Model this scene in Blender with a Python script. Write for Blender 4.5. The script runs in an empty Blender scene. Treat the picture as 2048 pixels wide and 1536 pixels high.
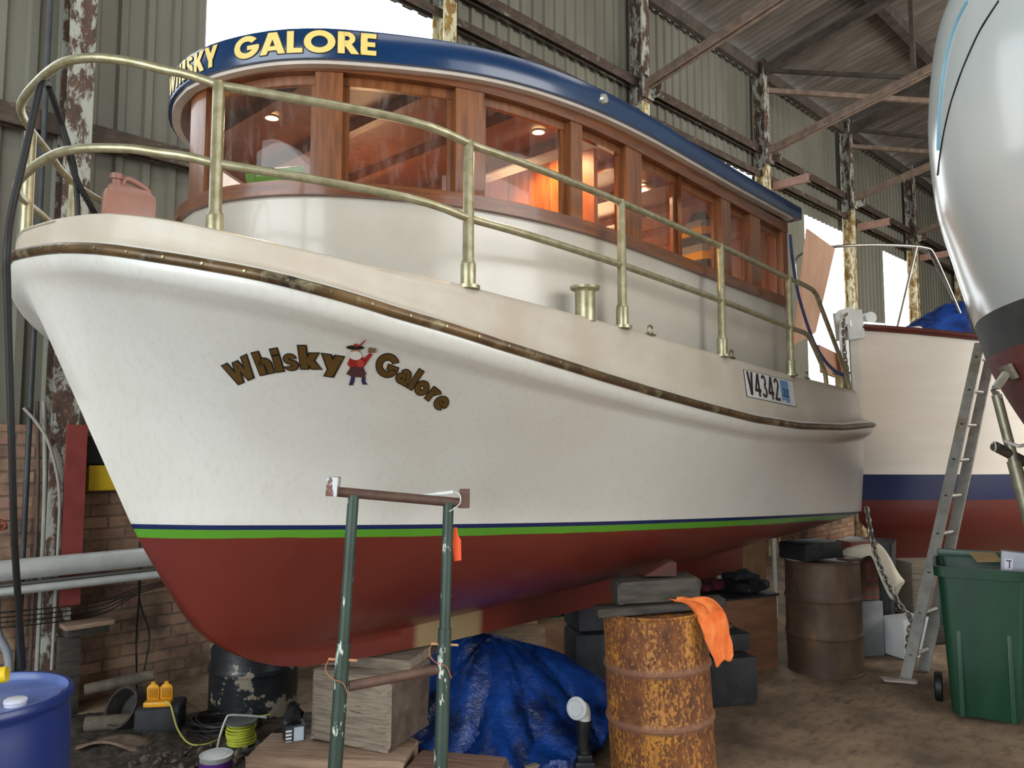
import bpy, bmesh, math, random
import numpy as np
from mathutils import Vector, Matrix
from mathutils.bvhtree import BVHTree
random.seed(7); np.random.seed(7)
SC = bpy.context.scene
COL = SC.collection
PI = math.pi
# ------------------------------------------------------------------ camera, world, lights, exposure
F = 1538.0; HC = 1.8; TH = math.atan(122 / F)
cd = bpy.data.cameras.new('camera'); cam = bpy.data.objects.new('camera', cd); COL.objects.link(cam)
cam.location = (0, 0, HC); cam.rotation_euler = (PI / 2 + TH, 0, 0)
cd.sensor_fit = 'HORIZONTAL'; cd.sensor_width = 36; cd.lens = 36 * F / 2048; cd.clip_start = .05; cd.clip_end = 300
SC.camera = cam
vs = SC.view_settings; vs.view_transform = 'Standard'; vs.look = 'None'; vs.gamma = 1; vs.exposure = 0.0; vs.use_curve_mapping = False
SC.cycles.max_bounces = 8; SC.cycles.transparent_max_bounces = 16; SC.cycles.sample_clamp_indirect = 4
wd = bpy.data.worlds.new('overcast sky'); SC.world = wd; wd.use_nodes = True
bg = wd.node_tree.nodes['Background']; bg.inputs[0].default_value = (.90, .96, 1, 1); bg.inputs[1].default_value = 3.2

# shed frame: x along the back wall, y outwards, z up
WQ = Vector((-3.16, 5.4, 0)); WA = math.radians(44.3)
WM = Matrix.Translation(WQ) @ Matrix.Rotation(WA, 4, 'Z')

def area(name, loc, target, sx, sy, power, col):
    l = bpy.data.lights.new(name, 'AREA'); l.shape = 'RECTANGLE'; l.size = sx; l.size_y = sy; l.energy = power; l.color = col
    o = bpy.data.objects.new(name, l); COL.objects.link(o); o.location = loc
    o.rotation_euler = (Vector(target) - Vector(loc)).to_track_quat('-Z', 'Y').to_euler()
    return o
area('door_daylight', WM @ Vector((-8.6, -5.5, 3.4)), WM @ Vector((0, -4.5, 2.6)), 9, 6, 640, (.87, .965, 1))
area('side_door_daylight', WM @ Vector((7.0, -13.2, 4.4)), WM @ Vector((4.5, -2, 1.2)), 13, 5.5, 720, (1, .95, .87))
area('stern_fill_light', WM @ Vector((12.0, -11.0, 4.6)), WM @ Vector((6.5, -4.0, .8)), 6, 4, 760, (1, .95, .88))  # unseen fill lamp added to brighten the stern and right-hand floor; no doorway here
area('overhead_area_light', WM @ Vector((1.5, -7.5, 8.6)), WM @ Vector((1.5, -5.5, 0)), 9, 2.0, 200, (1, .97, .93))  # area light hung below the closed roof sheeting, no opening above it

# ------------------------------------------------------------------ helpers
def lin(h):
    if isinstance(h, (tuple, list)): return tuple(h[:3]) + (1,)
    h = h.lstrip('#'); c = [int(h[i:i + 2], 16) / 255 for i in (0, 2, 4)]
    return tuple(x / 12.92 if x <= .04045 else ((x + .055) / 1.055) ** 2.4 for x in c) + (1,)
def px(x, y, D):
    "point seen at photograph pixel (x, y) at depth D"
    a = (x - 1024) / F; b = (768 - y) / F
    r = Vector((a, math.cos(TH) - b * math.sin(TH), math.sin(TH) + b * math.cos(TH)))
    return Vector((0, 0, HC)) + r * (D / r.y)
def gp(x, y, z=0.0):
    a = (x - 1024) / F; b = (768 - y) / F
    r = Vector((a, math.cos(TH) - b * math.sin(TH), math.sin(TH) + b * math.cos(TH)))
    return Vector((0, 0, HC)) + r * ((z - HC) / r.z)
class NT:
    def __init__(s, m): s.t = m.node_tree; s.p = s.t.nodes['Principled BSDF']
    def n(s, ty, **k):
        nd = s.t.nodes.new(ty)
        for a, v in k.items():
            if a.startswith('i_'):
                a = a[2:]; nd.inputs[int(a) if a.isdigit() else a].default_value = v
            else: setattr(nd, a, v)
        return nd
    def l(s, a, b): s.t.links.new(a, b)
    def co(s, scale=(1, 1, 1), which='Object'):
        tc = s.n('ShaderNodeTexCoord'); mp = s.n('ShaderNodeMapping'); mp.inputs['Scale'].default_value = scale
        s.l(tc.outputs[which], mp.inputs[0]); return mp.outputs[0]
    def noise(s, scale, detail=4, rough=.6, vec=None, dist=0):
        nd = s.n('ShaderNodeTexNoise'); nd.inputs['Scale'].default_value = scale; nd.inputs['Detail'].default_value = detail
        nd.inputs['Roughness'].default_value = rough; nd.inputs['Distortion'].default_value = dist
        s.l(vec if vec is not None else s.co(), nd.inputs['Vector']); return nd.outputs['Fac']
    def ramp(s, fac, stops):
        r = s.n('ShaderNodeValToRGB'); e = r.color_ramp.elements
        while len(e) < len(stops): e.new(.5)
        for q, (p, c) in zip(e, stops): q.position = p; q.color = lin(c) if not isinstance(c, float) else (c, c, c, 1)
        s.l(fac, r.inputs[0]); return r.outputs[0]
    def mix(s, fac, a, b, bt='MIX'):
        m = s.n('ShaderNodeMix', data_type='RGBA', blend_type=bt)
        for v, i in ((fac, 0), (a, 6), (b, 7)):
            if hasattr(v, 'is_output'): s.l(v, m.inputs[i])
            else: m.inputs[i].default_value = v if i == 0 else lin(v)
        return m.outputs[2]
    def math(s, op, a, b=None, clamp=False):
        m = s.n('ShaderNodeMath', operation=op, use_clamp=clamp)
        for v, i in ((a, 0), (b, 1)):
            if v is None: continue
            if hasattr(v, 'is_output'): s.l(v, m.inputs[i])
            else: m.inputs[i].default_value = v
        return m.outputs[0]
    def bump(s, h, strength=.3, dist=.02):
        b = s.n('ShaderNodeBump'); b.inputs['Strength'].default_value = strength; b.inputs['Distance'].default_value = dist
        s.l(h, b.inputs['Height']); s.l(b.outputs[0], s.p.inputs['Normal'])
    def base(s, c): s.l(c, s.p.inputs['Base Color'])
    def rough(s, c): s.l(c, s.p.inputs['Roughness'])
MATS = {}
def mat(name, c1, c2=None, rough=.6, metal=0, scale=6, stretch=(1, 1, 1), lo=.35, hi=.65, bump=0, bscale=None, coat=0, spec=.5, c3=None, c3s=20, c3lo=.6, c3hi=.66, bd=.01, detail=5):
    if name in MATS: return MATS[name]
    m = bpy.data.materials.new(name); m.use_nodes = True; t = NT(m)
    t.p.inputs['Roughness'].default_value = rough; t.p.inputs['Metallic'].default_value = metal
    t.p.inputs['Specular IOR Level'].default_value = spec
    if coat: t.p.inputs['Coat Weight'].default_value = coat; t.p.inputs['Coat Roughness'].default_value = .08
    t.p.inputs['Base Color'].default_value = lin(c1)
    if c2:
        v = t.co(stretch); n = t.noise(scale, detail, .62, v)
        c = t.ramp(n, [(lo, c1), (hi, c2)])
        if c3:
            n3 = t.noise(c3s, 6, .65, t.co(stretch)); f = t.ramp(n3, [(c3lo, 0.0), (c3hi, 1.0)])
            c = t.mix(f, c, c3)
        t.base(c)
    if bump: t.bump(t.noise(bscale or scale * 2, 6, .65, t.co(stretch)), bump, bd)
    MATS[name] = m; return m

def link(name, me, mats, parent=None, loc=None, smooth=False, auto=None):
    o = bpy.data.objects.new(name, me); COL.objects.link(o)
    for m in (mats if isinstance(mats, (list, tuple)) else [mats]): me.materials.append(m)
    if parent: o.parent = parent
    if loc is not None: o.location = loc
    if smooth: me.shade_smooth() if auto is None else None
    if auto is not None:
        me.shade_smooth(); me.set_sharp_from_angle(angle=math.radians(auto))
    return o
class MB:
    def __init__(s): s.b = bmesh.new()
    def box(s, c, d, rot=None, bev=0, mi=0, jit=0):
        n0 = len(s.b.verts); vs_ = []
        M = rot.to_4x4() if rot is not None else Matrix.Identity(4)
        M = Matrix.Translation(Vector(c)) @ M
        r = bmesh.ops.create_cube(s.b, size=1, matrix=Matrix.Diagonal((*d, 1)))
        vs_ = r['verts']; fs = list({f for v in vs_ for f in v.link_faces})
        if bev:
            es = list({e for v in vs_ for e in v.link_edges})
            rr = bmesh.ops.bevel(s.b, geom=es, offset=bev, segments=2, affect='EDGES', profile=.6)
            vs_ = list({v for f in rr['faces'] for v in f.verts} | {v for v in vs_ if v.is_valid})
            fs = list({f for v in vs_ for f in v.link_faces})
        for v in vs_:
            if jit: v.co += Vector([random.uniform(-jit, jit) for _ in range(3)])
            v.co = M @ v.co
        for f in fs: f.material_index = mi
        return s
    def bar(s, p, q, w, h, up=(0, 0, 1), bev=0, mi=0):
        p = Vector(p); q = Vector(q); d = q - p; L = d.length; z = d.normalized(); x = Vector(up).cross(z)
        if x.length < 1e-4: x = Vector((1, 0, 0)).cross(z)
        x.normalize(); y = z.cross(x); R = Matrix((x, y, z)).transposed()
        return s.box((p + q) / 2, (w, h, L), R, bev, mi)
    def tube(s, pts, r, seg=10, cap=True, mi=0, closed=False):
        pts = [Vector(p) for p in pts]; n = len(pts); rs = r if isinstance(r, (list, tuple)) else [r] * n
        T = []
        for i in range(n):
            a = pts[i - 1] if (i or closed) else pts[i]; b = pts[(i + 1) % n] if (i < n - 1 or closed) else pts[i]
            T.append((b - a).normalized())
        up = Vector((0, 0, 1)) if abs(T[0].z) < .9 else Vector((1, 0, 0))
        x = up.cross(T[0]).normalized(); rings = []
        for i in range(n):
            x = (x - T[i] * x.dot(T[i])).normalized(); y = T[i].cross(x)
            rings.append([s.b.verts.new(pts[i] + (x * math.cos(2 * PI * k / seg) + y * math.sin(2 * PI * k / seg)) * rs[i]) for k in range(seg)])
        for i in range(n if closed else n - 1):
            A = rings[i]; B = rings[(i + 1) % n]
            for k in range(seg):
                f = s.b.faces.new((A[k], A[(k + 1) % seg], B[(k + 1) % seg], B[k])); f.material_index = mi
        if cap and not closed:
            s.b.faces.new(rings[0][::-1]).material_index = mi; s.b.faces.new(rings[-1]).material_index = mi
        return s
    def lathe(s, prof, seg=32, M=None, mi=0, sx=1, sy=1):
        M = M or Matrix.Identity(4); rings = []
        for r, z in prof:
            if r < 1e-5: rings.append([s.b.verts.new(M @ Vector((0, 0, z)))])
            else: rings.append([s.b.verts.new(M @ Vector((sx * r * math.cos(2 * PI * k / seg), sy * r * math.sin(2 * PI * k / seg), z))) for k in range(seg)])
        for A, B in zip(rings, rings[1:]):
            for k in range(seg):
                k2 = (k + 1) % seg
                if len(A) == 1 and len(B) == 1: continue
                if len(A) == 1: f = s.b.faces.new((A[0], B[k2], B[k]))
                elif len(B) == 1: f = s.b.faces.new((A[k], A[k2], B[0]))
                else: f = s.b.faces.new((A[k], A[k2], B[k2], B[k]))
                f.material_index = mi
        return s
    def grid(s, rows, closed=False, mi=0, flip=False):
        V = [[s.b.verts.new(p) for p in r] for r in rows]
        for A, B in zip(V, V[1:]):
            n = len(A)
            for k in range(n if closed else n - 1):
                k2 = (k + 1) % n; q = (A[k], A[k2], B[k2], B[k])
                try: f = s.b.faces.new(q[::-1] if flip else q); f.material_index = mi
                except ValueError: pass
        return V
    def prism(s, poly, M, d0, d1, mi=0):
        A = [s.b.verts.new(M @ Vector((x, y, d0))) for x, y in poly]; B = [s.b.verts.new(M @ Vector((x, y, d1))) for x, y in poly]
        n = len(A)
        s.b.faces.new(A[::-1]).material_index = mi; s.b.faces.new(B).material_index = mi
        for k in range(n): s.b.faces.new((A[k], A[(k + 1) % n], B[(k + 1) % n], B[k])).material_index = mi
        return s
    def mesh(s, name='m', fix=True):
        if fix: bmesh.ops.recalc_face_normals(s.b, faces=s.b.faces)
        me = bpy.data.meshes.new(name); s.b.to_mesh(me); s.b.free(); return me
    def obj(s, name, mats, parent=None, loc=None, auto=35, fix=True):
        return link(name, s.mesh(name, fix), mats, parent, loc, auto=auto)
def tag(o, label=None, cat=None, group=None, kind=None):
    if label: o['label'] = label
    if cat: o['category'] = cat
    if group: o['group'] = group
    if kind: o['kind'] = kind
    return o
def empty(name, loc=(0, 0, 0), rz=0, label=None, cat=None, group=None):
    o = bpy.data.objects.new(name, None); COL.objects.link(o); o.location = loc; o.rotation_euler = (0, 0, rz); o.empty_display_size = .1
    return tag(o, label, cat, group)
def struct(o): o['kind'] = 'structure'; return o
def cr(pts, n=6, closed=False):
    "Catmull-Rom through points"
    P = [Vector(p) for p in pts]; out = []; N = len(P)
    for i in range(N if closed else N - 1):
        g = (lambda j: P[j % N]) if closed else (lambda j: P[max(0, min(N - 1, j))])
        a, b, c, d = g(i - 1), g(i), g(i + 1), g(i + 2)
        for k in range(n):
            t = k / n; out.append(.5 * ((2 * b) + (c - a) * t + (2 * a - 5 * b + 4 * c - d) * t * t + (3 * b - a - 3 * c + d) * t ** 3))
    if not closed: out.append(P[-1])
    return out

# ------------------------------------------------------------------ materials
def brick_mat():
    m = bpy.data.materials.new('old brick'); m.use_nodes = True; t = NT(m); MATS['brick'] = m
    tc = t.n('ShaderNodeTexCoord'); sx = t.n('ShaderNodeSeparateXYZ'); cx = t.n('ShaderNodeCombineXYZ')
    t.l(tc.outputs['Object'], sx.inputs[0]); t.l(sx.outputs[0], cx.inputs[0]); t.l(sx.outputs[2], cx.inputs[1])
    wob = t.n('ShaderNodeVectorMath', operation='ADD'); nz = t.n('ShaderNodeTexNoise'); nz.inputs['Scale'].default_value = 7; t.l(cx.outputs[0], nz.inputs['Vector'])
    sc = t.n('ShaderNodeVectorMath', operation='SCALE'); sc.inputs['Scale'].default_value = .018; t.l(nz.outputs['Color'], sc.inputs[0])
    t.l(cx.outputs[0], wob.inputs[0]); t.l(sc.outputs[0], wob.inputs[1])
    b = t.n('ShaderNodeTexBrick'); t.l(wob.outputs[0], b.inputs['Vector'])
    b.inputs['Scale'].default_value = 1; b.inputs['Brick Width'].default_value = .24; b.inputs['Row Height'].default_value = .086
    b.inputs['Mortar Size'].default_value = .008; b.inputs['Mortar Smooth'].default_value = .35; b.inputs['Bias'].default_value = -.1
    b.inputs['Color1'].default_value = lin('9a7062'); b.inputs['Color2'].default_value = lin('bd9a85'); b.inputs['Mortar'].default_value = lin('74655a')
    n1 = t.noise(5, 6, .7, cx.outputs[0]); c = t.mix(t.ramp(n1, [(.42, 0.0), (.62, .75)]), b.outputs[0], 'a98e6c')
    n2 = t.noise(1.6, 5, .7, cx.outputs[0]); c = t.mix(t.ramp(n2, [(.44, 0.0), (.60, .8)]), c, '4a3f37')
    t.base(c); t.p.inputs['Roughness'].default_value = .9
    h = t.math('ADD', t.math('MULTIPLY', b.outputs[1], -1.0), t.math('MULTIPLY', t.noise(30, 6, .7, cx.outputs[0]), .6))
    t.bump(h, .8, .012); return m
BRICK = brick_mat()
def peel_mat(name, paint, rust, rust2, lo=.47, hi=.53, sz=9, st=(1, 1, .45), rough=.75):
    m = bpy.data.materials.new(name); m.use_nodes = True; t = NT(m)
    v = t.co(st); n = t.noise(sz, 10, .72, v, .3)
    r = t.ramp(t.noise(14, 6, .7, v), [(.35, rust), (.65, rust2)])
    f = t.ramp(n, [(lo, 0.0), (hi, 1.0)]); t.base(t.mix(f, r, paint)); t.p.inputs['Roughness'].default_value = rough
    t.bump(t.math('ADD', f, t.noise(60, 4, .6, v)), .4, .006); MATS[name] = m; return m
COLUMN = peel_mat('peeling painted steel', 'a9aa9e', '43352c', '62493c', .49, .54)
COLUMN2 = peel_mat('yellowed peeling steel', 'cfc9a9', '6d4a2b', 'a07f3a', .46, .52, 11)
GIRT = peel_mat('flaking girt steel', '77705f', '352c26', '544438', .56, .63, 8, (.5, 1, 1))
STEEL = mat('dusty roof steel', '3f3a35', '5c5148', scale=5, rough=.85)
STRUT = mat('brown strut steel', '6b5a4e', '8a7667', scale=8, rough=.8)
SHEET = mat('grey green wall sheeting', '69675b', '7a786a', scale=1.2, stretch=(1, 1, .3), rough=.6)
ROOFSH = mat('dull roof sheeting', '554f46', '78716a', scale=2.5, stretch=(3, .3, 1), rough=.8)
def floor_mat():
    m = bpy.data.materials.new('dirty concrete'); m.use_nodes = True; t = NT(m)
    v = t.co(); c = t.ramp(t.noise(1.3, 8, .65, v), [(.3, '4c3f32'), (.5, '867059'), (.72, 'b29a7e')])
    c = t.mix(t.ramp(t.noise(7, 8, .75, t.co((1, 2, 1))), [(.5, 0.0), (.66, .75)]), c, '4b3e34')
    vo = t.n('ShaderNodeTexVoronoi', feature='DISTANCE_TO_EDGE'); vo.inputs['Scale'].default_value = .28; t.l(t.co(), vo.inputs['Vector'])
    c = t.mix(t.ramp(vo.outputs[0], [(.0, .5), (.006, 0.0)]), c, '362c25')
    t.base(c); t.p.inputs['Roughness'].default_value = .8; t.bump(t.noise(18, 8, .7, v), .35, .02); return m
FLOOR = floor_mat()
def rustdrum_mat():
    m = bpy.data.materials.new('rusty yellow drum paint'); m.use_nodes = True; t = NT(m)
    v = t.co((1, 1, .55)); n = t.noise(62, 8, .75, v, .2)
    y = t.ramp(t.noise(6, 4, .6, t.co()), [(.3, '94602a'), (.6, 'b87c2e'), (.75, 'c48d2c')])
    big = t.noise(4.2, 5, .65, t.co((1.6, 1.6, .5)))
    thr = t.math('ADD', n, t.math('MULTIPLY', t.math('SUBTRACT', big, .5), .55))
    f = t.ramp(thr, [(.44, 0.0), (.50, 1.0)])
    r = t.ramp(t.noise(20, 5, .7, v), [(.35, '4a2a18'), (.65, '7c4a26')])
    tc = t.n('ShaderNodeTexCoord'); sp = t.n('ShaderNodeSeparateXYZ'); t.l(tc.outputs['Object'], sp.inputs[0])
    col = t.mix(f, y, r)
    rib = None
    for zz in (.30, .585):
        d = t.math('ABSOLUTE', t.math('SUBTRACT', sp.outputs[2], zz)); k = t.ramp(d, [(.012, .85), (.03, 0.0)])
        col = t.mix(k, col, '7a5440')
    t.base(col); t.rough(t.ramp(f, [(0, .5), (1, .85)])); t.bump(thr, .5, .004); return m
RUSTY = rustdrum_mat()
DRUMBR = mat('brown rusted drum', '4a382c', '6b5442', scale=5, stretch=(1, 1, .5), rough=.6, c3='8b6b3f', c3s=7, c3lo=.64, c3hi=.74, bump=.2, bscale=30)
DRUMBK = mat('black mud smeared drum', '17191c', '25282c', scale=6, rough=.38, c3='8d8371', c3s=5.5, c3lo=.56, c3hi=.58, bump=.3, bscale=12)
BLUEPL = mat('blue plastic', '12275f', '162d6c', scale=3, rough=.36, spec=.6)
BLUELID = mat('pale blue plastic lid', '4a5f9f', '667ab4', scale=4, rough=.35)
GREENPL = mat('green bin plastic', '123524', '19432f', scale=4, stretch=(1, 1, .3), rough=.42, c3='6f7a68', c3s=14, c3lo=.68, c3hi=.75)
TIMBER = mat('weathered grey timber', '6e6255', '9c8e7c', scale=5, stretch=(1, 12, 12), rough=.9, bump=.7, bscale=7, c3='433a31', c3s=5, c3lo=.6, c3hi=.68, bd=.02)
TIMBER2 = mat('pinkish brown timber', '7f6553', 'a48a72', scale=4, stretch=(1, 10, 10), rough=.9, bump=.6, bscale=6, bd=.015)
ENDGR = mat('dark end grain', '463a30', '65564a', scale=12, rough=.95, bump=.6, bscale=20)
BLACKW = mat('blackened timber', '15161a', '2b2c2f', scale=6, rough=.75, bump=.4, bscale=9)
DARKW = mat('dark oiled timber', '2c2823', '4a433a', scale=5, stretch=(1, 6, 6), rough=.75, bump=.4, bscale=7)
VARN = mat('varnished mahogany', '5f351b', '84502a', scale=5, stretch=(8, 8, .7), rough=.33, coat=.3, bump=.05, bscale=20)
VARNH = mat('varnished mahogany band', '59301a', '7c4928', scale=6, stretch=(.8, .8, 9), rough=.33, coat=.3, bump=.05, bscale=20)
VARNIN = mat('interior mahogany', '5c2f18', '7a4422', scale=5, stretch=(6, 6, .8), rough=.45)
def plank_mat():
    m = bpy.data.materials.new('vertical tongue and groove planks'); m.use_nodes = True; t = NT(m)
    w = t.n('ShaderNodeTexWave', wave_type='BANDS', bands_direction='Y', wave_profile='SAW'); w.inputs['Scale'].default_value = 2.1; t.l(t.co(), w.inputs['Vector'])
    g = t.ramp(t.noise(5, 5, .6, t.co((8, 8, .8))), [(.35, 'a14d1c'), (.65, 'c87033')])
    t.base(t.mix(t.ramp(w.outputs['Fac'], [(.0, 1.0), (.06, 0.0)]), g, '4a1c0a')); t.p.inputs['Roughness'].default_value = .45; return m
PLANK = plank_mat()
BRASS = mat('gold painted rail', '8d8766', 'aca589', scale=20, rough=.36, metal=.55, c3='5f5b3c', c3s=30, c3lo=.62, c3hi=.75)
WHITEP = mat('white painted cabin side', 'c3bdb1', 'b9b1a3', scale=2, rough=.24, bump=.06, bscale=35, coat=.25)
CREAM = mat('dusty white bulwark', 'c0b8aa', 'b3a695', scale=3, rough=.35, c3='b9a58c', c3s=5, c3lo=.62, c3hi=.8, bump=.08, bscale=20)
DECKM = mat('grey deck paint', 'b5b0a6', 'a39d92', scale=4, rough=.7)
ROOFB = mat('glossy navy roof paint', '0f3158', '0c2a4e', scale=3, rough=.22, coat=.35, spec=.5, bump=.03, bscale=14)
ROOFW = mat('white roof moulding', 'c9bdb2', 'b9aca1', scale=5, rough=.4)
LGOLD = mat('pale gold lettering', 'e3c878', 'dcbf6a', scale=3, rough=.35)
LDARK = mat('dark letter outline', '141008', rough=.5)
LBRON = mat('dark bronze lettering', '5a421c', '4e3916', scale=4, rough=.35)
BLACK = mat('black rubber', '0c0d0e', rough=.55)
STRAKEM = mat('worn brass and timber strake', '2e241b', '6f5636', scale=5, stretch=(1, 1, 1), rough=.38, metal=.3, c3='8e8568', c3s=7, c3lo=.56, c3hi=.68)
BRONZEE = mat('bronze fittings', '6b6247', '938a68', scale=20, rough=.35, metal=.7)
def glass_mat(name, tint, dust):
    m = bpy.data.materials.new(name); m.use_nodes = True; T = m.node_tree; T.nodes.clear()
    o = T.nodes.new('ShaderNodeOutputMaterial'); tr = T.nodes.new('ShaderNodeBsdfTransparent'); gl = T.nodes.new('ShaderNodeBsdfGlossy')
    tr.inputs[0].default_value = lin(tint); gl.inputs['Roughness'].default_value = .02
    lw = T.nodes.new('ShaderNodeLayerWeight'); pw_ = T.nodes.new('ShaderNodeMath'); pw_.operation = 'POWER'; pw_.inputs[1].default_value = 4.5; T.links.new(lw.outputs['Facing'], pw_.inputs[0])
    fr = T.nodes.new('ShaderNodeMath'); fr.operation = 'MULTIPLY_ADD'; fr.inputs[1].default_value = .6; fr.inputs[2].default_value = .03; T.links.new(pw_.outputs[0], fr.inputs[0])
    mx = T.nodes.new('ShaderNodeMixShader'); T.links.new(fr.outputs[0], mx.inputs[0]); T.links.new(tr.outputs[0], mx.inputs[1]); T.links.new(gl.outputs[0], mx.inputs[2])
    df = T.nodes.new('ShaderNodeBsdfDiffuse'); df.inputs[0].default_value = (.6, .55, .5, 1)
    tc = T.nodes.new('ShaderNodeTexCoord'); mp = T.nodes.new('ShaderNodeMapping'); mp.inputs['Scale'].default_value = (9, 9, 2.5)
    nz = T.nodes.new('ShaderNodeTexNoise'); nz.inputs['Scale'].default_value = 2.2; nz.inputs['Detail'].default_value = 8; nz.inputs['Roughness'].default_value = .75
    T.links.new(tc.outputs['Object'], mp.inputs[0]); T.links.new(mp.outputs[0], nz.inputs['Vector'])
    rp = T.nodes.new('ShaderNodeValToRGB'); rp.color_ramp.elements[0].position = .5; rp.color_ramp.elements[1].position = .85
    rp.color_ramp.elements[0].color = (dust * .3,) * 3 + (1,); rp.color_ramp.elements[1].color = (dust * 3,) * 3 + (1,)
    T.links.new(nz.outputs[0], rp.inputs[0])
    m2 = T.nodes.new('ShaderNodeMixShader'); T.links.new(rp.outputs[0], m2.inputs[0]); T.links.new(mx.outputs[0], m2.inputs[1]); T.links.new(df.outputs[0], m2.inputs[2])
    T.links.new(m2.outputs[0], o.inputs[0]); return m
GLASS = glass_mat('dusty window glass', 'e8e2dc', .06)
def emit(name, col, s):
    m = bpy.data.materials.new(name); m.use_nodes = True; p = m.node_tree.nodes['Principled BSDF']
    p.inputs['Emission Color'].default_value = lin(col); p.inputs['Emission Strength'].default_value = s; return m
LAMP = emit('warm lamp glow', 'ffe2a8', 14)
GALV = mat('galvanised pipe', 'c3c6c3', 'd6d8d3', scale=6, rough=.42, metal=.3, c3='6e6c66', c3s=8, c3lo=.66, c3hi=.8)
ALU = mat('scuffed aluminium', '9a9a94', 'b4b3ad', scale=10, rough=.45, metal=.6, c3='8a7648', c3s=3, c3lo=.55, c3hi=.7)
REDP = mat('red painted post', '7e3430', '8d3d37', scale=8, rough=.7)
GREENST = mat('chipped green pipe paint', '28372f', '37483f', scale=8, stretch=(1, 1, .35), rough=.5, metal=.2, c3='b6bcb0', c3s=24, c3lo=.6, c3hi=.63)
BROWNST = mat('brown primed steel', '4c3830', '64493d', scale=12, rough=.6, metal=.2, bump=.3, bscale=50)
YEL = mat('yellow plastic', 'd9b311', 'e3c22c', scale=6, rough=.45)
ORANGE = mat('orange cloth', 'e06a2c', 'ee8646', scale=14, rough=.95, bump=.8, bscale=40)
CLOTHW = mat('cream canvas cloth', 'cfc8b4', 'e2dcca', scale=4, rough=.9, bump=.4, bscale=9)
GREY = mat('grey plastic', '6c6f72', '85888a', scale=5, rough=.6)
WHITEPL = mat('white plastic', 'd3d5d3', 'c4c6c5', scale=5, rough=.5)
CARD = mat('brown cardboard', '6d4a33', '835c40', scale=3, stretch=(1, 1, 4), rough=.85)
PLY = mat('pale plywood', 'b48465', 'c9a083', scale=2.2, stretch=(5, 5, .7), rough=.7, lo=.3, hi=.7)
RED = mat('red plastic', '9b2a22', 'b0392c', scale=6, rough=.5)
CHAINM = mat('galvanised chain', '6e6a62', '9a958c', scale=20, rough=.45, metal=.7)

# ------------------------------------------------------------------ shed structure (frame WM)
def wobj(mb, name, m, auto=35):
    o = mb.obj(name, m, auto=auto); o.matrix_world = WM; return struct(o)
CX = [-3.45, 0, 3.42, 6.87, 10.3, 13.8, 17.4, 20.9, 24.4]
EAVE = 8.2; SLP = .21
def sheet(mb, x0, x1, z0, z1, y=.2, pitch=.2, amp=.03):
    n = max(1, round((x1 - x0) / pitch)); w = (x1 - x0) / n; P = []
    for i in range(n):
        a = x0 + i * w
        P += [(a, y), (a + w * .55, y), (a + w * .65, y - amp), (a + w * .9, y - amp)]
    P.append((x1, y)); mb.grid([[Vector((p[0], p[1], z)) for p in P] for z in (z0, z1)])
mb = MB()
w_ = MB()
sheet(w_, -9, -3.3, 1.93, EAVE - .05); sheet(w_, -3.3, -.6, 1.93, 4.2); sheet(w_, -3.3, -.6, 6.3, EAVE - .05); sheet(w_, -.6, 0, 1.93, EAVE - .05); sheet(w_, 0, 1.0, 1.93, EAVE - .05); sheet(w_, 1.0, 3.42, 6.34, EAVE - .05)
sheet(w_, 3.42, 8.42, 2.1, EAVE - .05); sheet(w_, 8.42, 10.3, 6.34, EAVE - .05); sheet(w_, 10.3, 12.2, 2.1, EAVE - .05)
sheet(w_, 12.2, 13.9, 6.1, EAVE - .05); sheet(w_, 13.9, 14.45, 6.1, EAVE - .05); sheet(w_, 14.45, 16.05, 2.1, EAVE - .05)
sheet(w_, 16.05, 18, 6.1, EAVE - .05); sheet(w_, 18, 30, 2.1, EAVE - .05)
wobj(w_, 'wall_back', SHEET)
wobj(MB().box((10.5, .17, .97), (39, .2, 1.94)), 'wall_brick', BRICK)
# corrugated roof
rf = MB(); xs = np.arange(-9, 30, .035); rows = []
for yy in (.35, -7.5, -15.5):
    rows.append([Vector((x, yy, EAVE + .16 + (-yy) * SLP + .022 * math.sin(2 * PI * x / .14))) for x in xs])
rf.grid(rows); wobj(rf, 'ceiling', ROOFSH, auto=180)
# far, end and side walls with the daylight doorways
e_ = MB(); sheet(e_, -9, 3, 0, 14, y=0, pitch=.4); 
fw = MB()
def ysheet(mb, x, y0, y1, z0, z1):
    n = max(1, round(abs(y1 - y0) / .3)); P = []
    for i in range(n + 1): P.append((x + (.03 if i % 2 else 0), y0 + (y1 - y0) * i / n))
    mb.grid([[Vector((p[0], p[1], z)) for p in P] for z in (z0, z1)])
e_.b.free()
ysheet(fw, 29.9, .2, -15.5, 0, 12); wobj(fw, 'wall_far', SHEET)
ew = MB(); ysheet(ew, -9, .2, -1.5, 0, 12); ysheet(ew, -9, -1.5, -10.5, 6.6, 12); ysheet(ew, -9, -10.5, -15.5, 0, 12); wobj(ew, 'wall_end', SHEET)
fr = MB(); sheet(fr, -9, -2, 0, 12, -14.5, .4); sheet(fr, -2, 9, 7, 12, -14.5, .4); sheet(fr, 9, 30, 0, 12, -14.5, .4); wobj(fr, 'wall_front', SHEET)
fl = MB(); fl.grid([[Vector((x, y, 0)) for x in np.linspace(-12, 34, 2)] for y in (-18, 6)]); wobj(fl, 'floor', FLOOR)
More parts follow.
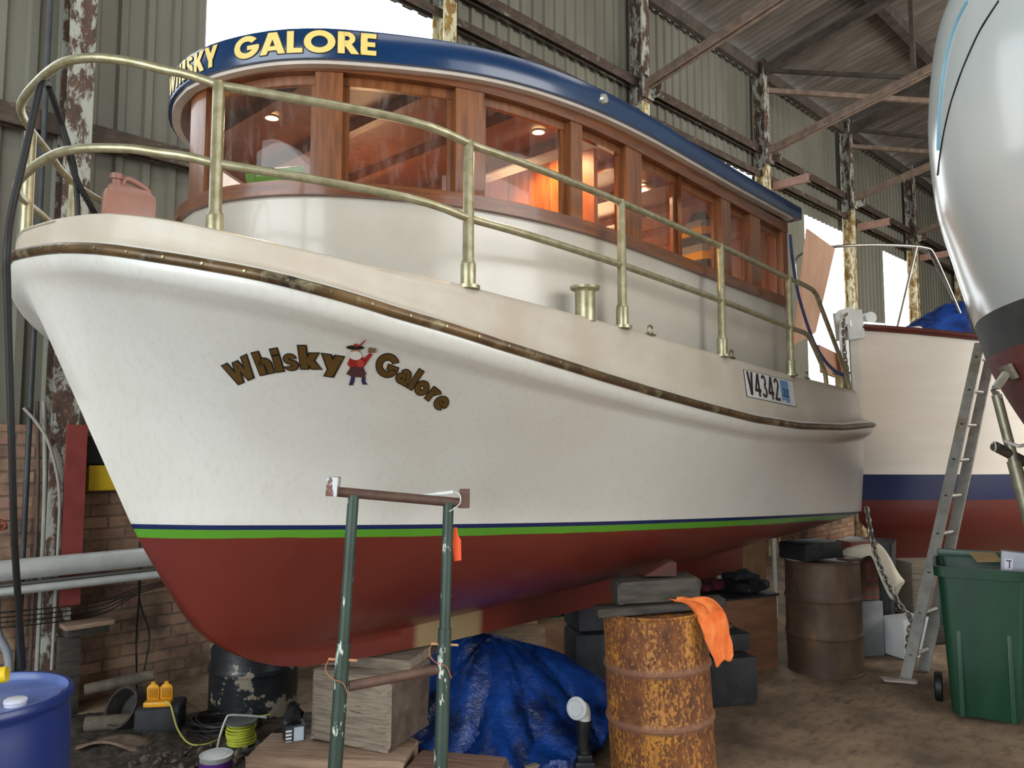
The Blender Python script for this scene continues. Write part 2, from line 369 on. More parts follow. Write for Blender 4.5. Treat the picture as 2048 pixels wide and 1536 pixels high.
# columns: I-sections, each its own piece of structure
def column(x, m1, m2, i):
    c = MB()
    for z0, z1, mi in ((0, 6.45, 1 if i > 1 else 0), (6.45, EAVE + .1, 0)):
        h = z1 - z0; zc = (z0 + z1) / 2
        c.box((x, -.09, zc), (.17, .018, h), mi=mi); c.box((x, .09, zc), (.17, .018, h), mi=mi); c.box((x, 0, zc), (.014, .17, h), mi=mi)
    c.box((x, -.13, 6.65), (.24, .02, .32)); c.box((x + .1, -.2, 6.62), (.015, .16, .2))
    o = wobj(c, 'column', [m1, m2]); tag(o, group='steel columns of the back wall'); return o
for i, x in enumerate(CX): column(x, COLUMN, COLUMN2, i)
# girts along the wall
for z, x0, gh in ((6.82, -9, .13), (6.38, 1.0, .09), (4.15, -9, .14)):
    g = MB(); x1 = 30 if z > 5 else 1.0
    g.box(((x0 + x1) / 2, .06, z), (x1 - x0, .1, .012)); g.box(((x0 + x1) / 2, .012, z - gh / 2), (x1 - x0, .012, gh)); g.box(((x0 + x1) / 2, .1, z - gh / 2), (x1 - x0, .012, gh))
    wobj(g, 'wall_girt', GIRT)
g = MB(); g.box((10.5, .05, EAVE - .04), (39, .09, .2)); wobj(g, 'eave_beam', STEEL)
for yy in (-1.9, -3.8, -5.7, -7.6, -9.5):
    g = MB(); z = EAVE + .02 - yy * SLP; g.box((10.5, yy, z), (39, .07, .16)); g.box((10.5, yy + .05, z - .08), (39, .1, .012)); wobj(g, 'roof_purlin', STEEL)
for i, x in enumerate(CX):
    g = MB(); P = lambda y, z: Vector((x, y, z))
    top = lambda y: EAVE - .12 - y * SLP; bot = lambda y: 6.66 - y * SLP
    g.bar(P(-.1, top(-.1)), P(-14, top(-14)), .12, .16); 
    for dx in (-.045, .045):
        g.bar(P(-.12, bot(-.12)) + Vector((dx, 0, 0)), P(-14, bot(-14)) + Vector((dx, 0, 0)), .05, .1, mi=1)
    ys = [-.1, -2.4, -4.8, -7.2, -9.6, -12]
    for a, b in zip(ys, ys[1:]):
        g.bar(P(a, top(a)), P(b, bot(b)), .06, .06); g.bar(P(b, bot(b)), P(b, top(b)), .06, .06)
    wobj(g, 'roof_truss', [STEEL, STRUT])
    if i >= 4:
        h = MB(); h.box((x + .12, -.42, 6.13), (.012, .62, .13)); h.box((x + .16, -.42, 6.19), (.08, .62, .012)); h.box((x + .16, -.42, 6.07), (.08, .62, .012))
        o = h.obj('steel_bracket', mat('pink primed steel', '8d6a5c', '9d7b6c', scale=8, rough=.7)); o.matrix_world = WM
        tag(o, ['pinkish steel channel stub jutting from the column behind the cabin roof end', 'pinkish steel channel stub on the column seen above the plywood sheet', 'pinkish steel channel stub on the column beside the hoisted hull', 'far pinkish steel channel stub hidden past the hoisted hull', 'farthest pinkish steel channel stub at the shed end'][i - 4], 'bracket', 'channel stubs on the back wall columns')
# long diagonal wall braces between columns
for x0 in (10.3, 13.8):
    g = MB(); g.bar((x0 + .1, -.05, EAVE - .4), (x0 + 2.2, -2.6, 7.4), .06, .08); wobj(g, 'roof_brace', STRUT)
# red post and brown column foot by the yellow box
g = MB(); g.box((.065, -.13, 1.32), (.128, .03, 1.24)); wobj(g, 'column_cover', REDP)

# ------------------------------------------------------------------ the boat: local x = aft, y = starboard, z = up
S0 = px(262, 1048, 3.2); BA = math.radians(90 - 43.3)
boat = empty('fishing_boat', (S0.x, S0.y, 0), BA, 'large white boat with varnished wheelhouse and navy roof, propped on blocks and drums', 'boat')
BMX = Matrix.Translation((S0.x, S0.y, 0)) @ Matrix.Rotation(BA, 4, 'Z')
BMI = BMX.inverted()
def B(u, v, z): return Vector((u, -v, z))
PLAN = [(-.46,0),(-.44,.15),(-.40,.33),(-.33,.52),(-.24,.7),(-.13,.86),(-.0,1.0),(.12,1.09),(.26,1.17),(.45,1.24),(.65,1.29),(.9,1.325),(1.2,1.345),(1.6,1.355),(2.2,1.36),(2.8,1.355),(3.5,1.335),(4.2,1.31),(4.8,1.27),(5.15,1.23),(5.33,1.13),(5.47,.95),(5.56,.6),(5.6,0)]
WPL = [(0,0),(.2,.19),(.37,.30),(.73,.50),(1.08,.66),(1.43,.79),(2.0,.95),(2.8,1.08),(3.6,1.15),(4.4,1.17),(4.9,1.16),(5.15,1.12),(5.32,1.0),(5.42,.5),(5.45,0)]
ZS = np.array([(-.5,2.52),(-.46,2.513),(-.4,2.496),(-.33,2.472),(-.24,2.434),(-.13,2.398),(0,2.362),(.11,2.332),(.25,2.295),(.41,2.255),(.6,2.219),(.82,2.178),(1.09,2.137),(1.41,2.093),(1.79,2.047),(2.25,1.998),(2.84,1.945),(3.5,1.918),(4.3,1.922),(5.0,1.955),(5.6,1.97)])
ZB = np.array([(-.5,2.63),(-.35,2.62),(-.2,2.565),(-.06,2.515),(.1,2.476),(.3,2.444),(.77,2.415),(1.18,2.392),(1.66,2.367),(2.64,2.312),(3.59,2.268),(4.8,2.24),(5.6,2.25)])
ZK = np.array([(0,1.476),(.05,1.38),(.13,1.25),(.22,1.10),(.31,.98),(.42,.89),(.54,.825),(.66,.78),(.8,.75),(1.2,.72),(1.77,.70),(3.2,.69),(5.6,.69)])
ZC = np.array([(0,1.476),(.05,1.38),(.13,1.25),(.22,1.10),(.31,.985),(.42,.905),(.54,.86),(.8,.83),(1.5,.83),(2.5,.85),(3.5,.90),(4.5,.99),(5.3,1.10),(5.6,1.14)])
it = lambda T, u: float(np.interp(u, T[:, 0], T[:, 1]))
zw = lambda u: 1.476 - .031 * u - .0015 * u * u
def resamp(P, n, pw=1.0):
    Q = cr([Vector((a, b, 0)) for a, b in P], 8); d = [0]
    for a, b in zip(Q, Q[1:]): d.append(d[-1] + (b - a).length)
    t = np.linspace(0, 1, n) * d[-1]
    return np.c_[np.interp(t, d, [q.x for q in Q]), np.interp(t, d, [q.y for q in Q])]
NS = 90
PS = resamp(PLAN, NS)
def normals(P):
    Q = np.vstack([P[1] * [1, -1], P, P[-2] * [1, -1]]); t = Q[2:] - Q[:-2]; t /= np.linalg.norm(t, axis=1)[:, None]
    return np.c_[-t[:, 1], t[:, 0]]
NPS = normals(PS)     # outward (port) normals
# match waterline stations to strake stations by position along the hull
sa = np.linspace(0, 1, NS); wfull = resamp(WPL, 400); wt = np.linspace(0, 1, 400)
# fraction of x-extent for matching
def match(j):
    f = sa[j]
    return f ** 1.12
WS = np.array([[np.interp(match(j), wt, wfull[:, 0]), np.interp(match(j), wt, wfull[:, 1])] for j in range(NS)])
def off(j, d): return PS[j] - NPS[j] * d   # d > 0 is inboard
def loop(fn):
    "port half bow to stern then starboard half back to bow: closed ring"
    a = [fn(j) for j in range(NS)]
    return [B(*p) for p in a] + [B(p[0], -p[1], p[2]) for p in a[-2:0:-1]]
rows = []
def beltrow(d, dz): rows.append(loop(lambda j: (*off(j, d), it(ZS, PS[j][0]) + dz)))
beltrow(.03, .035); beltrow(.0, .02); beltrow(-.005, -.03); beltrow(.005, -.06); beltrow(.03, -.085)
def side(t):
    def fn(j):
        zs = it(ZS, PS[j][0]) - .085; w = WS[j]; p = off(j, .03 + .03 * min(1, j / 6)); zq = zw(w[0])
        fl = max(0, 1 - j / (NS * .62)); k = 1 + .75 * fl * min(1, j / 5)
        g = t ** k if k > 1 else t
        g = g * (1 - .35 * (1 - fl)) + .35 * (1 - fl) * math.sin(t * PI / 2)
        return (w[0] + (p[0] - w[0]) * g, w[1] + (p[1] - w[1]) * g, zq + (zs - zq) * t)
    return fn
for t in (.97, .93, .88, .82, .75, .67, .58, .5, .42, .34, .26, .18, .1, .04, 0): rows.append(loop(side(t)))
KT = lambda u: .055 * min(1, max(0, u) / .35)
def under(q):
    def fn(j):
        w = WS[j]; zq = zw(w[0]); ku = min(w[0], 5.25); zc = it(ZC, ku); kt = min(KT(ku), w[1])
        b = .72 * min(1, max(0, (ku - .2) / 1.6)); bz = b * (.55 if ku < 3 else .7)
        cv = (1 - b) * (1 - q) + b * math.cos(q * PI / 2); cz = (1 - bz) * (1 - q) + bz * (1 - math.sin(q * PI / 2))
        return (w[0] + (ku - w[0]) * q, kt + (w[1] - kt) * cv, zc + (zq - zc) * cz)
    return fn
for q in (.06, .12, .2, .3, .4, .5, .6, .7, .8, .88, .94, 1): rows.append(loop(under(q)))
def keelrow(f):
    def fn(j):
        ku = min(WS[j][0], 5.25); zc = it(ZC, ku); zk = it(ZK, ku); kt = min(KT(ku), WS[j][1])
        return (ku, kt * (1 - .15 * f), zc + (zk - zc) * f)
    return fn
rows.append(loop(keelrow(.35))); rows.append(loop(keelrow(1))); rows.append(loop(lambda j: (min(WS[j][0], 5.25), 0, it(ZK, min(WS[j][0], 5.25)) - .002)))
def hull_mat():
    m = bpy.data.materials.new('hull paint'); m.use_nodes = True; t = NT(m)
    tc = t.n('ShaderNodeTexCoord'); sp = t.n('ShaderNodeSeparateXYZ'); t.l(tc.outputs['Object'], sp.inputs[0])
    x, z = sp.outputs[0], sp.outputs[2]
    h = t.math('SUBTRACT', z, t.math('SUBTRACT', 1.476, t.math('ADD', t.math('MULTIPLY', x, .031), t.math('MULTIPLY', t.math('MULTIPLY', x, x), .0015))))
    rag = t.math('MULTIPLY', t.math('SUBTRACT', t.noise(2.4, 3, .7, t.co((1, .2, .2))), .5), .02)
    white = t.ramp(t.noise(1.1, 6, .6, t.co((1, 1, .5))), [(.3, 'd1d2cd'), (.7, 'c7c3ba')])
    brush = t.noise(1.0, 5, .7, t.co((55, 55, 2.2)))
    white = t.mix(t.ramp(brush, [(.5, 0.0), (.72, .22)]), white, 'a39a8c')
    red = t.ramp(t.noise(2.2, 5, .6, t.co()), [(.3, '5c211a'), (.7, '67271d')])
    # fresh filler patch low on the keel
    tan = t.math('MULTIPLY', t.ramp(t.math('ABSOLUTE', t.math('SUBTRACT', x, 1.72)), [(.22, 1.0), (.27, 0.0)]), t.ramp(t.math('ADD', z, t.math('MULTIPLY', t.noise(5), .04)), [(.855, 1.0), (.862, 0.0)]))
    red = t.mix(tan, red, '8a7656')
    def step(v, e): return t.math('GREATER_THAN', v, e)
    c = t.mix(step(t.math('ADD', h, rag), -.056), red, '4f8a24')
    c = t.mix(step(h, -.020), c, '0a1c4c')
    c = t.mix(step(h, 0), c, white)
    t.base(c)
    r = t.math('ADD', t.math('MULTIPLY', step(h, 0), -.04), .34); t.rough(r)
    t.p.inputs['Coat Weight'].default_value = .25; t.p.inputs['Coat Roughness'].default_value = .18
    t.bump(t.math('ADD', t.noise(2.2, 3, .5, t.co()), t.math('MULTIPLY', brush, .12)), .35, .02); return m
HULLM = hull_mat()
hb = MB(); hb.grid(rows, closed=True)
bmesh.ops.remove_doubles(hb.b, verts=hb.b.verts, dist=.0008)
hull = hb.obj('hull', HULLM, boat, auto=60)
HT = BVHTree.FromPolygons([v.co for v in hull.data.vertices], [p.vertices for p in hull.data.polygons])
# bulwark
rows = []
BK = lambda j: min(1, max(0, (j - 3) / 22))
def brow(d, fz): rows.append(loop(lambda j: (*off(j, .02 + (d - .02) * BK(j) if d < .12 else .02 + .1 * BK(j) + (d - .12)), fz(PS[j][0]))))
brow(.02, lambda u: it(ZS, u) + .03); brow(.055, lambda u: it(ZS, u) + .04); brow(.075, lambda u: it(ZS, u) + .055)
for f in (.3, .6, .82): brow(.075 + .035 * f, lambda u, f=f: it(ZS, u) + .055 + (it(ZB, u) - it(ZS, u) - .055) * f)
for d, dz in ((.112, -.02), (.12, -.007), (.135, 0), (.165, 0), (.18, -.008), (.187, -.03), (.19, -.07)): brow(d, lambda u, dz=dz: it(ZB, u) + dz)
bw = MB(); bw.grid(rows, closed=True); bw.obj('bulwark', CREAM, boat, auto=50)
# deck inside the bulwark
dk = MB(); ring = [off(j, .1 + .088 * BK(j)) for j in range(NS)]
rr = []
for f in (1, .66, .33, 0): rr.append([B(p[0], p[1] * f, it(ZB, p[0]) - .055 + .02 * (1 - f * f)) for p in ring])
dk.grid(rr); rr2 = [[Vector((q.x, -q.y, q.z)) for q in r] for r in rr]; dk.grid(rr2, flip=True)
dk.obj('deck', DECKM, boat)
# rubbing strake: half-round, several lengths with screws
sk = MB(); sp_ = [B(*off(j, -.004), it(ZS, PS[j][0])) for j in range(NS)]
full = [Vector((q.x, -q.y, q.z)) for q in sp_[::-1]] + sp_[1:]
sk.tube(full, .021, 10); strake = sk.obj('rubbing_strake', STRAKEM, boat, auto=60)
ds = 0; nxt = .12; k = 0
sc_ = MB()
for a, b in zip(sp_, sp_[1:]):
    L = (b - a).length
    while nxt < ds + L:
        p = a.lerp(b, (nxt - ds) / L); j = sp_.index(a); nn = Vector((NPS[j][0], -NPS[j][1], 0))
        R = nn.to_track_quat('Z', 'Y').to_matrix().to_4x4(); sc_.lathe([(0, .004), (.005, .004), (.006, 0)], 8, Matrix.Translation(p + nn * .02) @ R); nxt += .14
    ds += L
tag(sc_.obj('screw_heads', BRONZEE, strake), kind='stuff')

# ---- wheelhouse
SILL = [(.22,0),(.25,.2),(.34,.42),(.46,.58),(.6,.7),(.76,.81),(.95,.92),(1.15,1.0),(1.4,1.06),(1.7,1.1),(2.1,1.11),(3.0,1.09),(4.0,1.07)]
cs = cr([Vector((a, b, 0)) for a, b in SILL], 8)
cfull = [Vector((q.x, -q.y, 0)) for q in cs[::-1]] + cs[1:]
cd_ = [0]
for a, b in zip(cfull, cfull[1:]): cd_.append(cd_[-1] + (b - a).length)
cd_ = np.array(cd_); cd_ -= cd_[-1] / 2; SMAX = cd_[-1]
CXs = np.array([q.x for q in cfull]); CYs = np.array([q.y for q in cfull])
def cpt(s, o=0):
    x = np.interp(s, cd_, CXs); y = np.interp(s, cd_, CYs); e = .02
    s1, s0 = min(s + e, SMAX), max(s - e, -SMAX)
    tx = np.interp(s1, cd_, CXs) - np.interp(s0, cd_, CXs); ty = np.interp(s1, cd_, CYs) - np.interp(s0, cd_, CYs)
    L = math.hypot(tx, ty); return x - ty / L * o, y + tx / L * o      # outward normal
def s_of(u, v):
    i = int(np.argmin((CXs - u) ** 2 + (CYs - v) ** 2)); return float(cd_[i])
zt = lambda u: -.02 * (u - .3)
zr = lambda u: float(np.interp(u, [.1, .6, 1.3, 2.2, 3.2, 4.2], [-.085, -.08, -.064, -.060, -.070, -.070]))
def band(mb, s0, s1, z0, z1, o0, o1, mi=0, zf=None):
    "curved box following the wheelhouse plan; o0 inner, o1 outer offset"
    n = max(1, int(abs(s1 - s0) / .05)); R = [[], [], [], []]
    for k in range(n + 1):
        s = s0 + (s1 - s0) * k / n
        for r, (o, z) in zip(R, ((o0, z0), (o1, z0), (o1, z1), (o0, z1))):
            x, y = cpt(s, o); r.append(B(x, y, z + (zf or zt)(x)))
    V = mb.grid(R + [R[0]], mi=mi) if False else None
    vv = [[mb.b.verts.new(p) for p in r] for r in R]
    for a in range(4):
        A, Bq = vv[a], vv[(a + 1) % 4]
        for k in range(n): mb.b.faces.new((A[k], A[k + 1], Bq[k + 1], Bq[k])).material_index = mi
    mb.b.faces.new([r[0] for r in vv]).material_index = mi; mb.b.faces.new([r[-1] for r in vv][::-1]).material_index = mi
    return mb
band(MB(), -SMAX, SMAX, 2.18, 2.845, -.05, 0).obj('cabin_side', WHITEP, boat)
mbs = MB(); band(mbs, -SMAX, SMAX, 2.838, 2.875, -.06, .028); band(mbs, -SMAX, SMAX, 2.87, 2.902, -.055, .018); mbs.obj('sill_rail', VARNH, boat)
mbs = MB(); band(mbs, -SMAX, SMAX, 3.375, 3.445, -.06, .012); mbs.obj('header_rail', VARNH, boat)
mbs = MB(); band(mbs, -SMAX, SMAX, 3.464, 3.49, .0, .052, zf=zr); mbs.obj('roof_moulding', ROOFW, boat)
EDG = [(.24,.12,.46,.57),(.55,.66,.95,.92),(1.06,.965,1.56,1.08),(1.63,1.09,1.98,1.11),(2.07,1.11,2.48,1.10),(2.56,1.10,2.97,1.09),(3.07,1.09,3.47,1.08),(3.57,1.08,3.94,1.07)]
WINS = [(s_of(a, b), s_of(c, d)) for a, b, c, d in EDG]
def postband(s0, s1): band(MB(), s0, s1, 2.9, 3.378, -.058, .006).obj('window_post', VARN, boat)
postband(-WINS[0][0] + .03, WINS[0][0] - .03) if False else postband(-.075, .075)
WINS[0] = (.075, WINS[0][1])
for sg in (1, -1):
    for i, (a, b) in enumerate(WINS):
        nx = WINS[i + 1][0] if i < len(WINS) - 1 else SMAX
        p0, p1 = (b, nx) if sg > 0 else (-nx, -b); postband(p0, p1)
        a2, b2 = (a, b) if sg > 0 else (-b, -a)
        f = MB(); w = .026
        band(f, a2, a2 + w, 2.9, 3.378, -.055, -.035); band(f, b2 - w, b2, 2.9, 3.378, -.055, -.035)
        band(f, a2, b2, 3.335, 3.378, -.055, -.03)
        if i < 3: band(f, a2, b2, 2.9, 2.912, -.055, -.035)
        fo = f.obj('window_frame', VARN, boat)
        band(MB(), a2 + .004, b2 - .004, 2.901, 3.376, -.048, -.044).obj('window_pane', GLASS, fo)
# roof: navy fascia with a crowned top
rows = []
hf = lambda u: float(np.interp(u, [.5, 1.5, 2.5, 4.2], [1.05, .93, .78, .72]))
def rrow(fo, fz):
    pts = []
    for s in np.linspace(-SMAX, SMAX, 120):
        x, y = cpt(s, fo); pts.append(B(x, y, 3.483 + (fz - 3.483) * hf(x) + zr(x)))
    xe = 4.1; a, b = pts[0].copy(), pts[-1].copy()
    pts = [Vector((a.x + .11, a.y, a.z))] + pts + [Vector((b.x + .11, b.y, b.z))]; return pts
rows = [rrow(-.05, 3.474), rrow(.055, 3.48), rrow(.068, 3.481), rrow(.07, 3.485), rrow(.07, 3.594), rrow(.066, 3.604), rrow(.05, 3.612), rrow(.03, 3.616)]
rb = MB(); V = rb.grid(rows)
last = rows[-1]; n = len(last); cz = []
for f in (.8, .55, .3, 0):
    r = []
    for i, p in enumerate(last):
        q = last[n - 1 - i]; mid = (p + q) / 2
        xx = mid.x + (p.x - mid.x) * f; yy = p.y * f
        hw = abs(p.y); r.append(Vector((p.x if hw > .55 else p.x + (1 - f) * 0, yy, p.z + .075 * (1 - f * f) * min(1, hw / .5))))
    cz.append(r)
prev = V[-1]
for r in cz:
    nv = [rb.b.verts.new(p) for p in r]
    for k in range(n - 1):
        try: rb.b.faces.new((prev[k], prev[k + 1], nv[k + 1], nv[k]))
        except ValueError: pass
    prev = nv
# aft face
rb.b.faces.new([V[i][0] for i in range(len(V))] + [V[i][-1] for i in range(len(V) - 1, -1, -1)])
bmesh.ops.remove_doubles(rb.b, verts=rb.b.verts, dist=.001)
roof = rb.obj('roof', ROOFB, boat, auto=40)
# ceiling and beams, bulkheads
cl = MB(); cp = [B(*cpt(s, -.045), 3.416 + zt(cpt(s)[0])) for s in np.linspace(-SMAX, SMAX, 80)]
n = len(cp); A = [cl.b.verts.new(p) for p in cp]
for k in range(n // 2 - 1): cl.b.faces.new((A[k], A[k + 1], A[n - 2 - k], A[n - 1 - k]))
ceil = cl.obj('cabin_ceiling', VARNIN, boat)
for u in np.arange(.5, 4, .42):
    s = [q for q in np.linspace(0, SMAX, 200) if cpt(q)[0] >= u][0]; w = cpt(s, -.06)[1]
    MB().box((u, 0, 3.388 + zt(u)), (.05, 2 * w, .05)).obj('ceiling_beam', VARNIN, boat)
MB().box((1.80, -.08, 2.98), (.03, 1.92, .64)).obj('bulkhead', PLANK, boat)
ab = MB(); ab.box((3.97, .7, 3.0), (.03, .72, .9)); ab.box((3.97, -.7, 3.0), (.03, .72, .9)); ab.box((3.97, 0, 3.42), (.03, 1.4, .1)); ab.obj('aft_bulkhead', VARNIN, boat)
for u, v in ((.6, -.03), (1.59, .84), (2.07, .81), (2.57, .8)):
    d = MB(); z = 3.41 + zt(u); d.lathe([(.0, -.006), (.03, -.006), (.033, 0)], 20, Matrix.Translation(B(u, v, z))); lo = d.obj('ceiling_lamp', LAMP, boat)
    r_ = MB(); r_.lathe([(.03, 0), (.031, -.008), (.04, -.006), (.042, 0)], 20, Matrix.Translation(B(u, v, z))); r_.obj('lamp_ring', BRASS, lo)
    L = bpy.data.lights.new('lamp', 'SPOT'); L.energy = 38; L.color = (1, .72, .44); L.shadow_soft_size = .03; L.spot_size = 2.7; L.spot_blend = .6
    q = bpy.data.objects.new('cabin_lamp_light', L); COL.objects.link(q); q.location = BMX @ B(u, v, z - .03)
for u, e_ in ((1.2, 12), (2.4, 36), (3.4, 34)):
    L = bpy.data.lights.new('cabin', 'POINT'); L.energy = e_; L.color = (1, .7, .42); L.shadow_soft_size = .15
    q = bpy.data.objects.new('cabin_fill_light', L); COL.objects.link(q); q.location = BMX @ B(u, -.1, 3.0)  # unseen point fills added to brighten the cabin behind its windows
# small round side light on the fascia
x, y = cpt(s_of(1.72, 1.1), .07); nn = Vector((.0, -1, 0))
nl = MB(); nl.lathe([(.0, .018), (.022, .014), (.028, 0)], 20, Matrix.Translation(B(x, y, 3.545 + zr(x))) @ Vector((0, -1, 0)).to_track_quat('Z', 'Y').to_matrix().to_4x4())
nl.obj('side_light', mat('clear lens', 'b9b9a8', rough=.15, metal=.6), boat)
# ---- rails
INS = .125
def pin(u):
    "point on the inset plan (port) at station u"
    P = [off(j, INS) for j in range(NS)]; P = np.array(P); k = P[:, 0].argmax()
    return float(np.interp(u, P[:80, 0], P[:80, 1]))
RT = np.array([(-.4, 3.2), (-.34, 3.19), (-.25, 3.162), (-.04, 3.075), (.8, 2.985), (1.78, 2.965), (2.75, 2.937), (3.74, 2.912), (4.13, 2.905)])
RM = np.array([(-.4, 2.86), (-.34, 2.855), (-.24, 2.844), (-.05, 2.792), (.77, 2.686), (1.76, 2.658), (2.71, 2.62), (3.71, 2.578), (4.06, 2.57)])
BOWR = cr([B(-.422, 0, 0), B(-.418, .15, 0), B(-.395, .30, 0), B(-.32, .45, 0), B(-.19, .61, 0), B(-.045, .76, 0)] + [B(*off(j, INS), 0) for j in range(19, NS, 4)], 4)
inp = [(q.x, -q.y) for q in BOWR]
def railpath(T, uend, tail):
    port = [B(p[0], p[1], it(T, p[0])) for p in inp if p[0] < uend and p[1] >= -1e-6 and (p[0] < 3 or p[1] > 1)]
    port = port + tail
    return [Vector((q.x, -q.y, q.z)) for q in port[::-1]] + port[1:]
tt = railpath(RT, 4.05, cr([B(4.13, 1.19, 2.90), B(4.22, 1.185, 2.87), B(4.3, 1.182, 2.80), B(4.78, 1.155, 2.40), B(4.87, 1.15, 2.31), B(4.9, 1.15, 2.235)], 5))
MB().tube(tt, .0165, 12).obj('top_rail', BRASS, boat, auto=60)
tm = railpath(RM, 3.95, cr([B(4.0, 1.195, 2.565), B(4.08, 1.19, 2.53), B(4.28, 1.185, 2.37), B(4.34, 1.182, 2.31), B(4.36, 1.18, 2.24)], 5))
MB().tube(tm, .0165, 12).obj('middle_rail', BRASS, boat, auto=60)
for sg in (1, -1):
    for u in (-.045, .78, 1.745, 2.72, 3.70):
        v = pin(u); z0 = it(ZB, u); z1 = it(RT, u) + .012
        m = MB(); m.lathe([(0, z0 - .01), (.047, z0 - .01), (.047, z0 + .004), (.03, z0 + .006), (.03, z0 + .085), (.027, z0 + .1), (.0225, z0 + .105), (.021, z1 - .012), (.017, z1), (0, z1 + .003)], 16, Matrix.Translation(B(u, v * sg, 0)))
        m.obj('stanchion', BRASS, boat, auto=50)
v = -.46; u = -.315
MB().lathe([(0, 2.58), (.026, 2.58), (.024, 3.17), (0, 3.175)], 16, Matrix.Translation(B(u, v, 0))).obj('stanchion', BRASS, boat, auto=50)
# mooring posts, eyelets, bow roller
def bollard(u, v, z, r, h):
    MB().lathe([(0, 0), (r, 0), (r, h * .84), (r * 1.05, h * .87), (r * 1.45, h * .93), (r * 1.5, h), (0, h + .004)], 24, Matrix.Translation(B(u, v, z))).obj('mooring_post', BRASS, boat, auto=50)
bollard(1.5, 1.2, 2.36, .047, .16); bollard(5.02, 1.05, 2.22, .05, .16)
for u in (1.98, 2.83, 3.98):
    v = pin(u); z = it(ZB, u)
    m = MB(); c = [B(u + .022 * math.cos(a), v, z + .02 + .024 * math.sin(a)) for a in np.linspace(0, 2 * PI, 16, endpoint=False)]
    m.tube(c, .0045, 8, closed=True); m.box(B(u, v, z - .001), (.07, .025, .008)); m.obj('eyelet', BRONZEE, boat)
m = MB(); z = 2.625; m.tube([B(-.2, -.2, z + .0), B(-.16, .12, z + .0)], .02, 12); m.lathe([(.018, 0), (.018, .05), (.03, .055), (.03, .068), (.02, .07), (.02, .09), (.03, .095), (0, .1)], 14, Matrix.Translation(B(-.17, .04, z))); m.obj('bow_roller', BRASS, boat)

# ------------------------------------------------------------------ lettering (heavy geometric strokes)
def gQ(x0, y0, x1, y1, w): return ('q', x0, y0, x1, y1, w)
def gR(x0, y0, x1, y1): return ('r', x0, y0, x1, y1)
def gA(cx, cy, rx, ry, a0, a1, w): return ('a', cx, cy, rx, ry, a0, a1, w)
GL = {
 'W': ([gQ(.13,1,.37,0,.25), gQ(.37,0,.63,.92,.22), gQ(.63,.92,.87,0,.22), gQ(.87,0,1.13,1,.25)], 1.3),
 'H': ([gR(.05,0,.29,1), gR(.53,0,.77,1), gR(.2,.39,.6,.61)], .86), 'I': ([gR(.05,0,.29,1)], .36),
 'S': ([gA(.3,.72,.26,.28,15,275,.2), gA(.3,.29,.3,.3,90,-165,.21)], .64),
 'K': ([gR(.05,0,.29,1), gQ(.34,.47,.68,1,.3), gQ(.70,0,.36,.55,.31)], .86),
 'Y': ([gR(.28,0,.52,.5), gQ(.38,.38,.13,1,.27), gQ(.42,.38,.68,1,.27)], .8),
 'G': ([gA(.52,.5,.52,.52,38,350,.25), gR(.55,.36,1.02,.56)], 1.06),
 'A': ([gQ(.13,0,.43,1,.25), gQ(.79,0,.49,1,.25), gR(.25,.17,.68,.37)], .92),
 'L': ([gR(.05,0,.29,1), gR(.05,0,.6,.22)], .64), 'O': ([gA(.53,.5,.53,.52,0,360,.25)], 1.09),
 'R': ([gR(.05,0,.29,1), gA(.36,.7,.3,.3,-90,90,.2), gR(.2,.8,.38,1), gR(.2,.4,.38,.6), gQ(.66,0,.38,.46,.29)], .8),
 'E': ([gR(.05,0,.29,1), gR(.05,0,.6,.22), gR(.05,.39,.56,.6), gR(.05,.78,.6,1)], .68),
 'h': ([gR(.05,0,.31,1), gA(.37,.36,.27,.33,0,180,.24), gR(.4,0,.64,.37)], .7),
 'i': ([gR(.05,0,.31,.68), gR(.05,.77,.31,1)], .38),
 's': ([gA(.27,.48,.22,.21,5,275,.17), gA(.27,.2,.25,.22,90,-165,.18)], .56),
 'k': ([gR(.05,0,.31,1), gQ(.34,.32,.6,.68,.3), gQ(.62,0,.36,.38,.31)], .78),
 'y': ([gQ(.38,.08,.15,.68,.3), gQ(.26,-.28,.62,.68,.28)], .8),
 'a': ([gA(.27,.23,.27,.24,0,360,.2), gR(.4,0,.64,.42), gA(.36,.40,.28,.30,0,150,.2)], .7),
 'l': ([gR(.05,0,.31,1)], .36), 'o': ([gA(.35,.33,.35,.35,0,360,.24)], .74),
 'r': ([gR(.05,0,.31,.68), gA(.42,.3,.28,.38,55,150,.24)], .54),
 'e': ([gA(.35,.33,.35,.35,0,318,.22), gR(.15,.25,.66,.39)], .74),
 'V': ([gQ(.25,0,.09,1,.15), gQ(.25,0,.41,1,.15)], .52),
 '4': ([gR(.28,0,.42,1), gQ(.09,.3,.33,1,.13), gR(.02,.2,.5,.34)], .54),
 '3': ([gA(.24,.74,.2,.26,150,-90,.13), gA(.24,.27,.22,.27,90,-155,.13)], .52),
 '2': ([gA(.24,.74,.21,.26,170,-35,.13), gQ(.11,.1,.37,.66,.15), gR(.02,0,.46,.13)], .52),
}
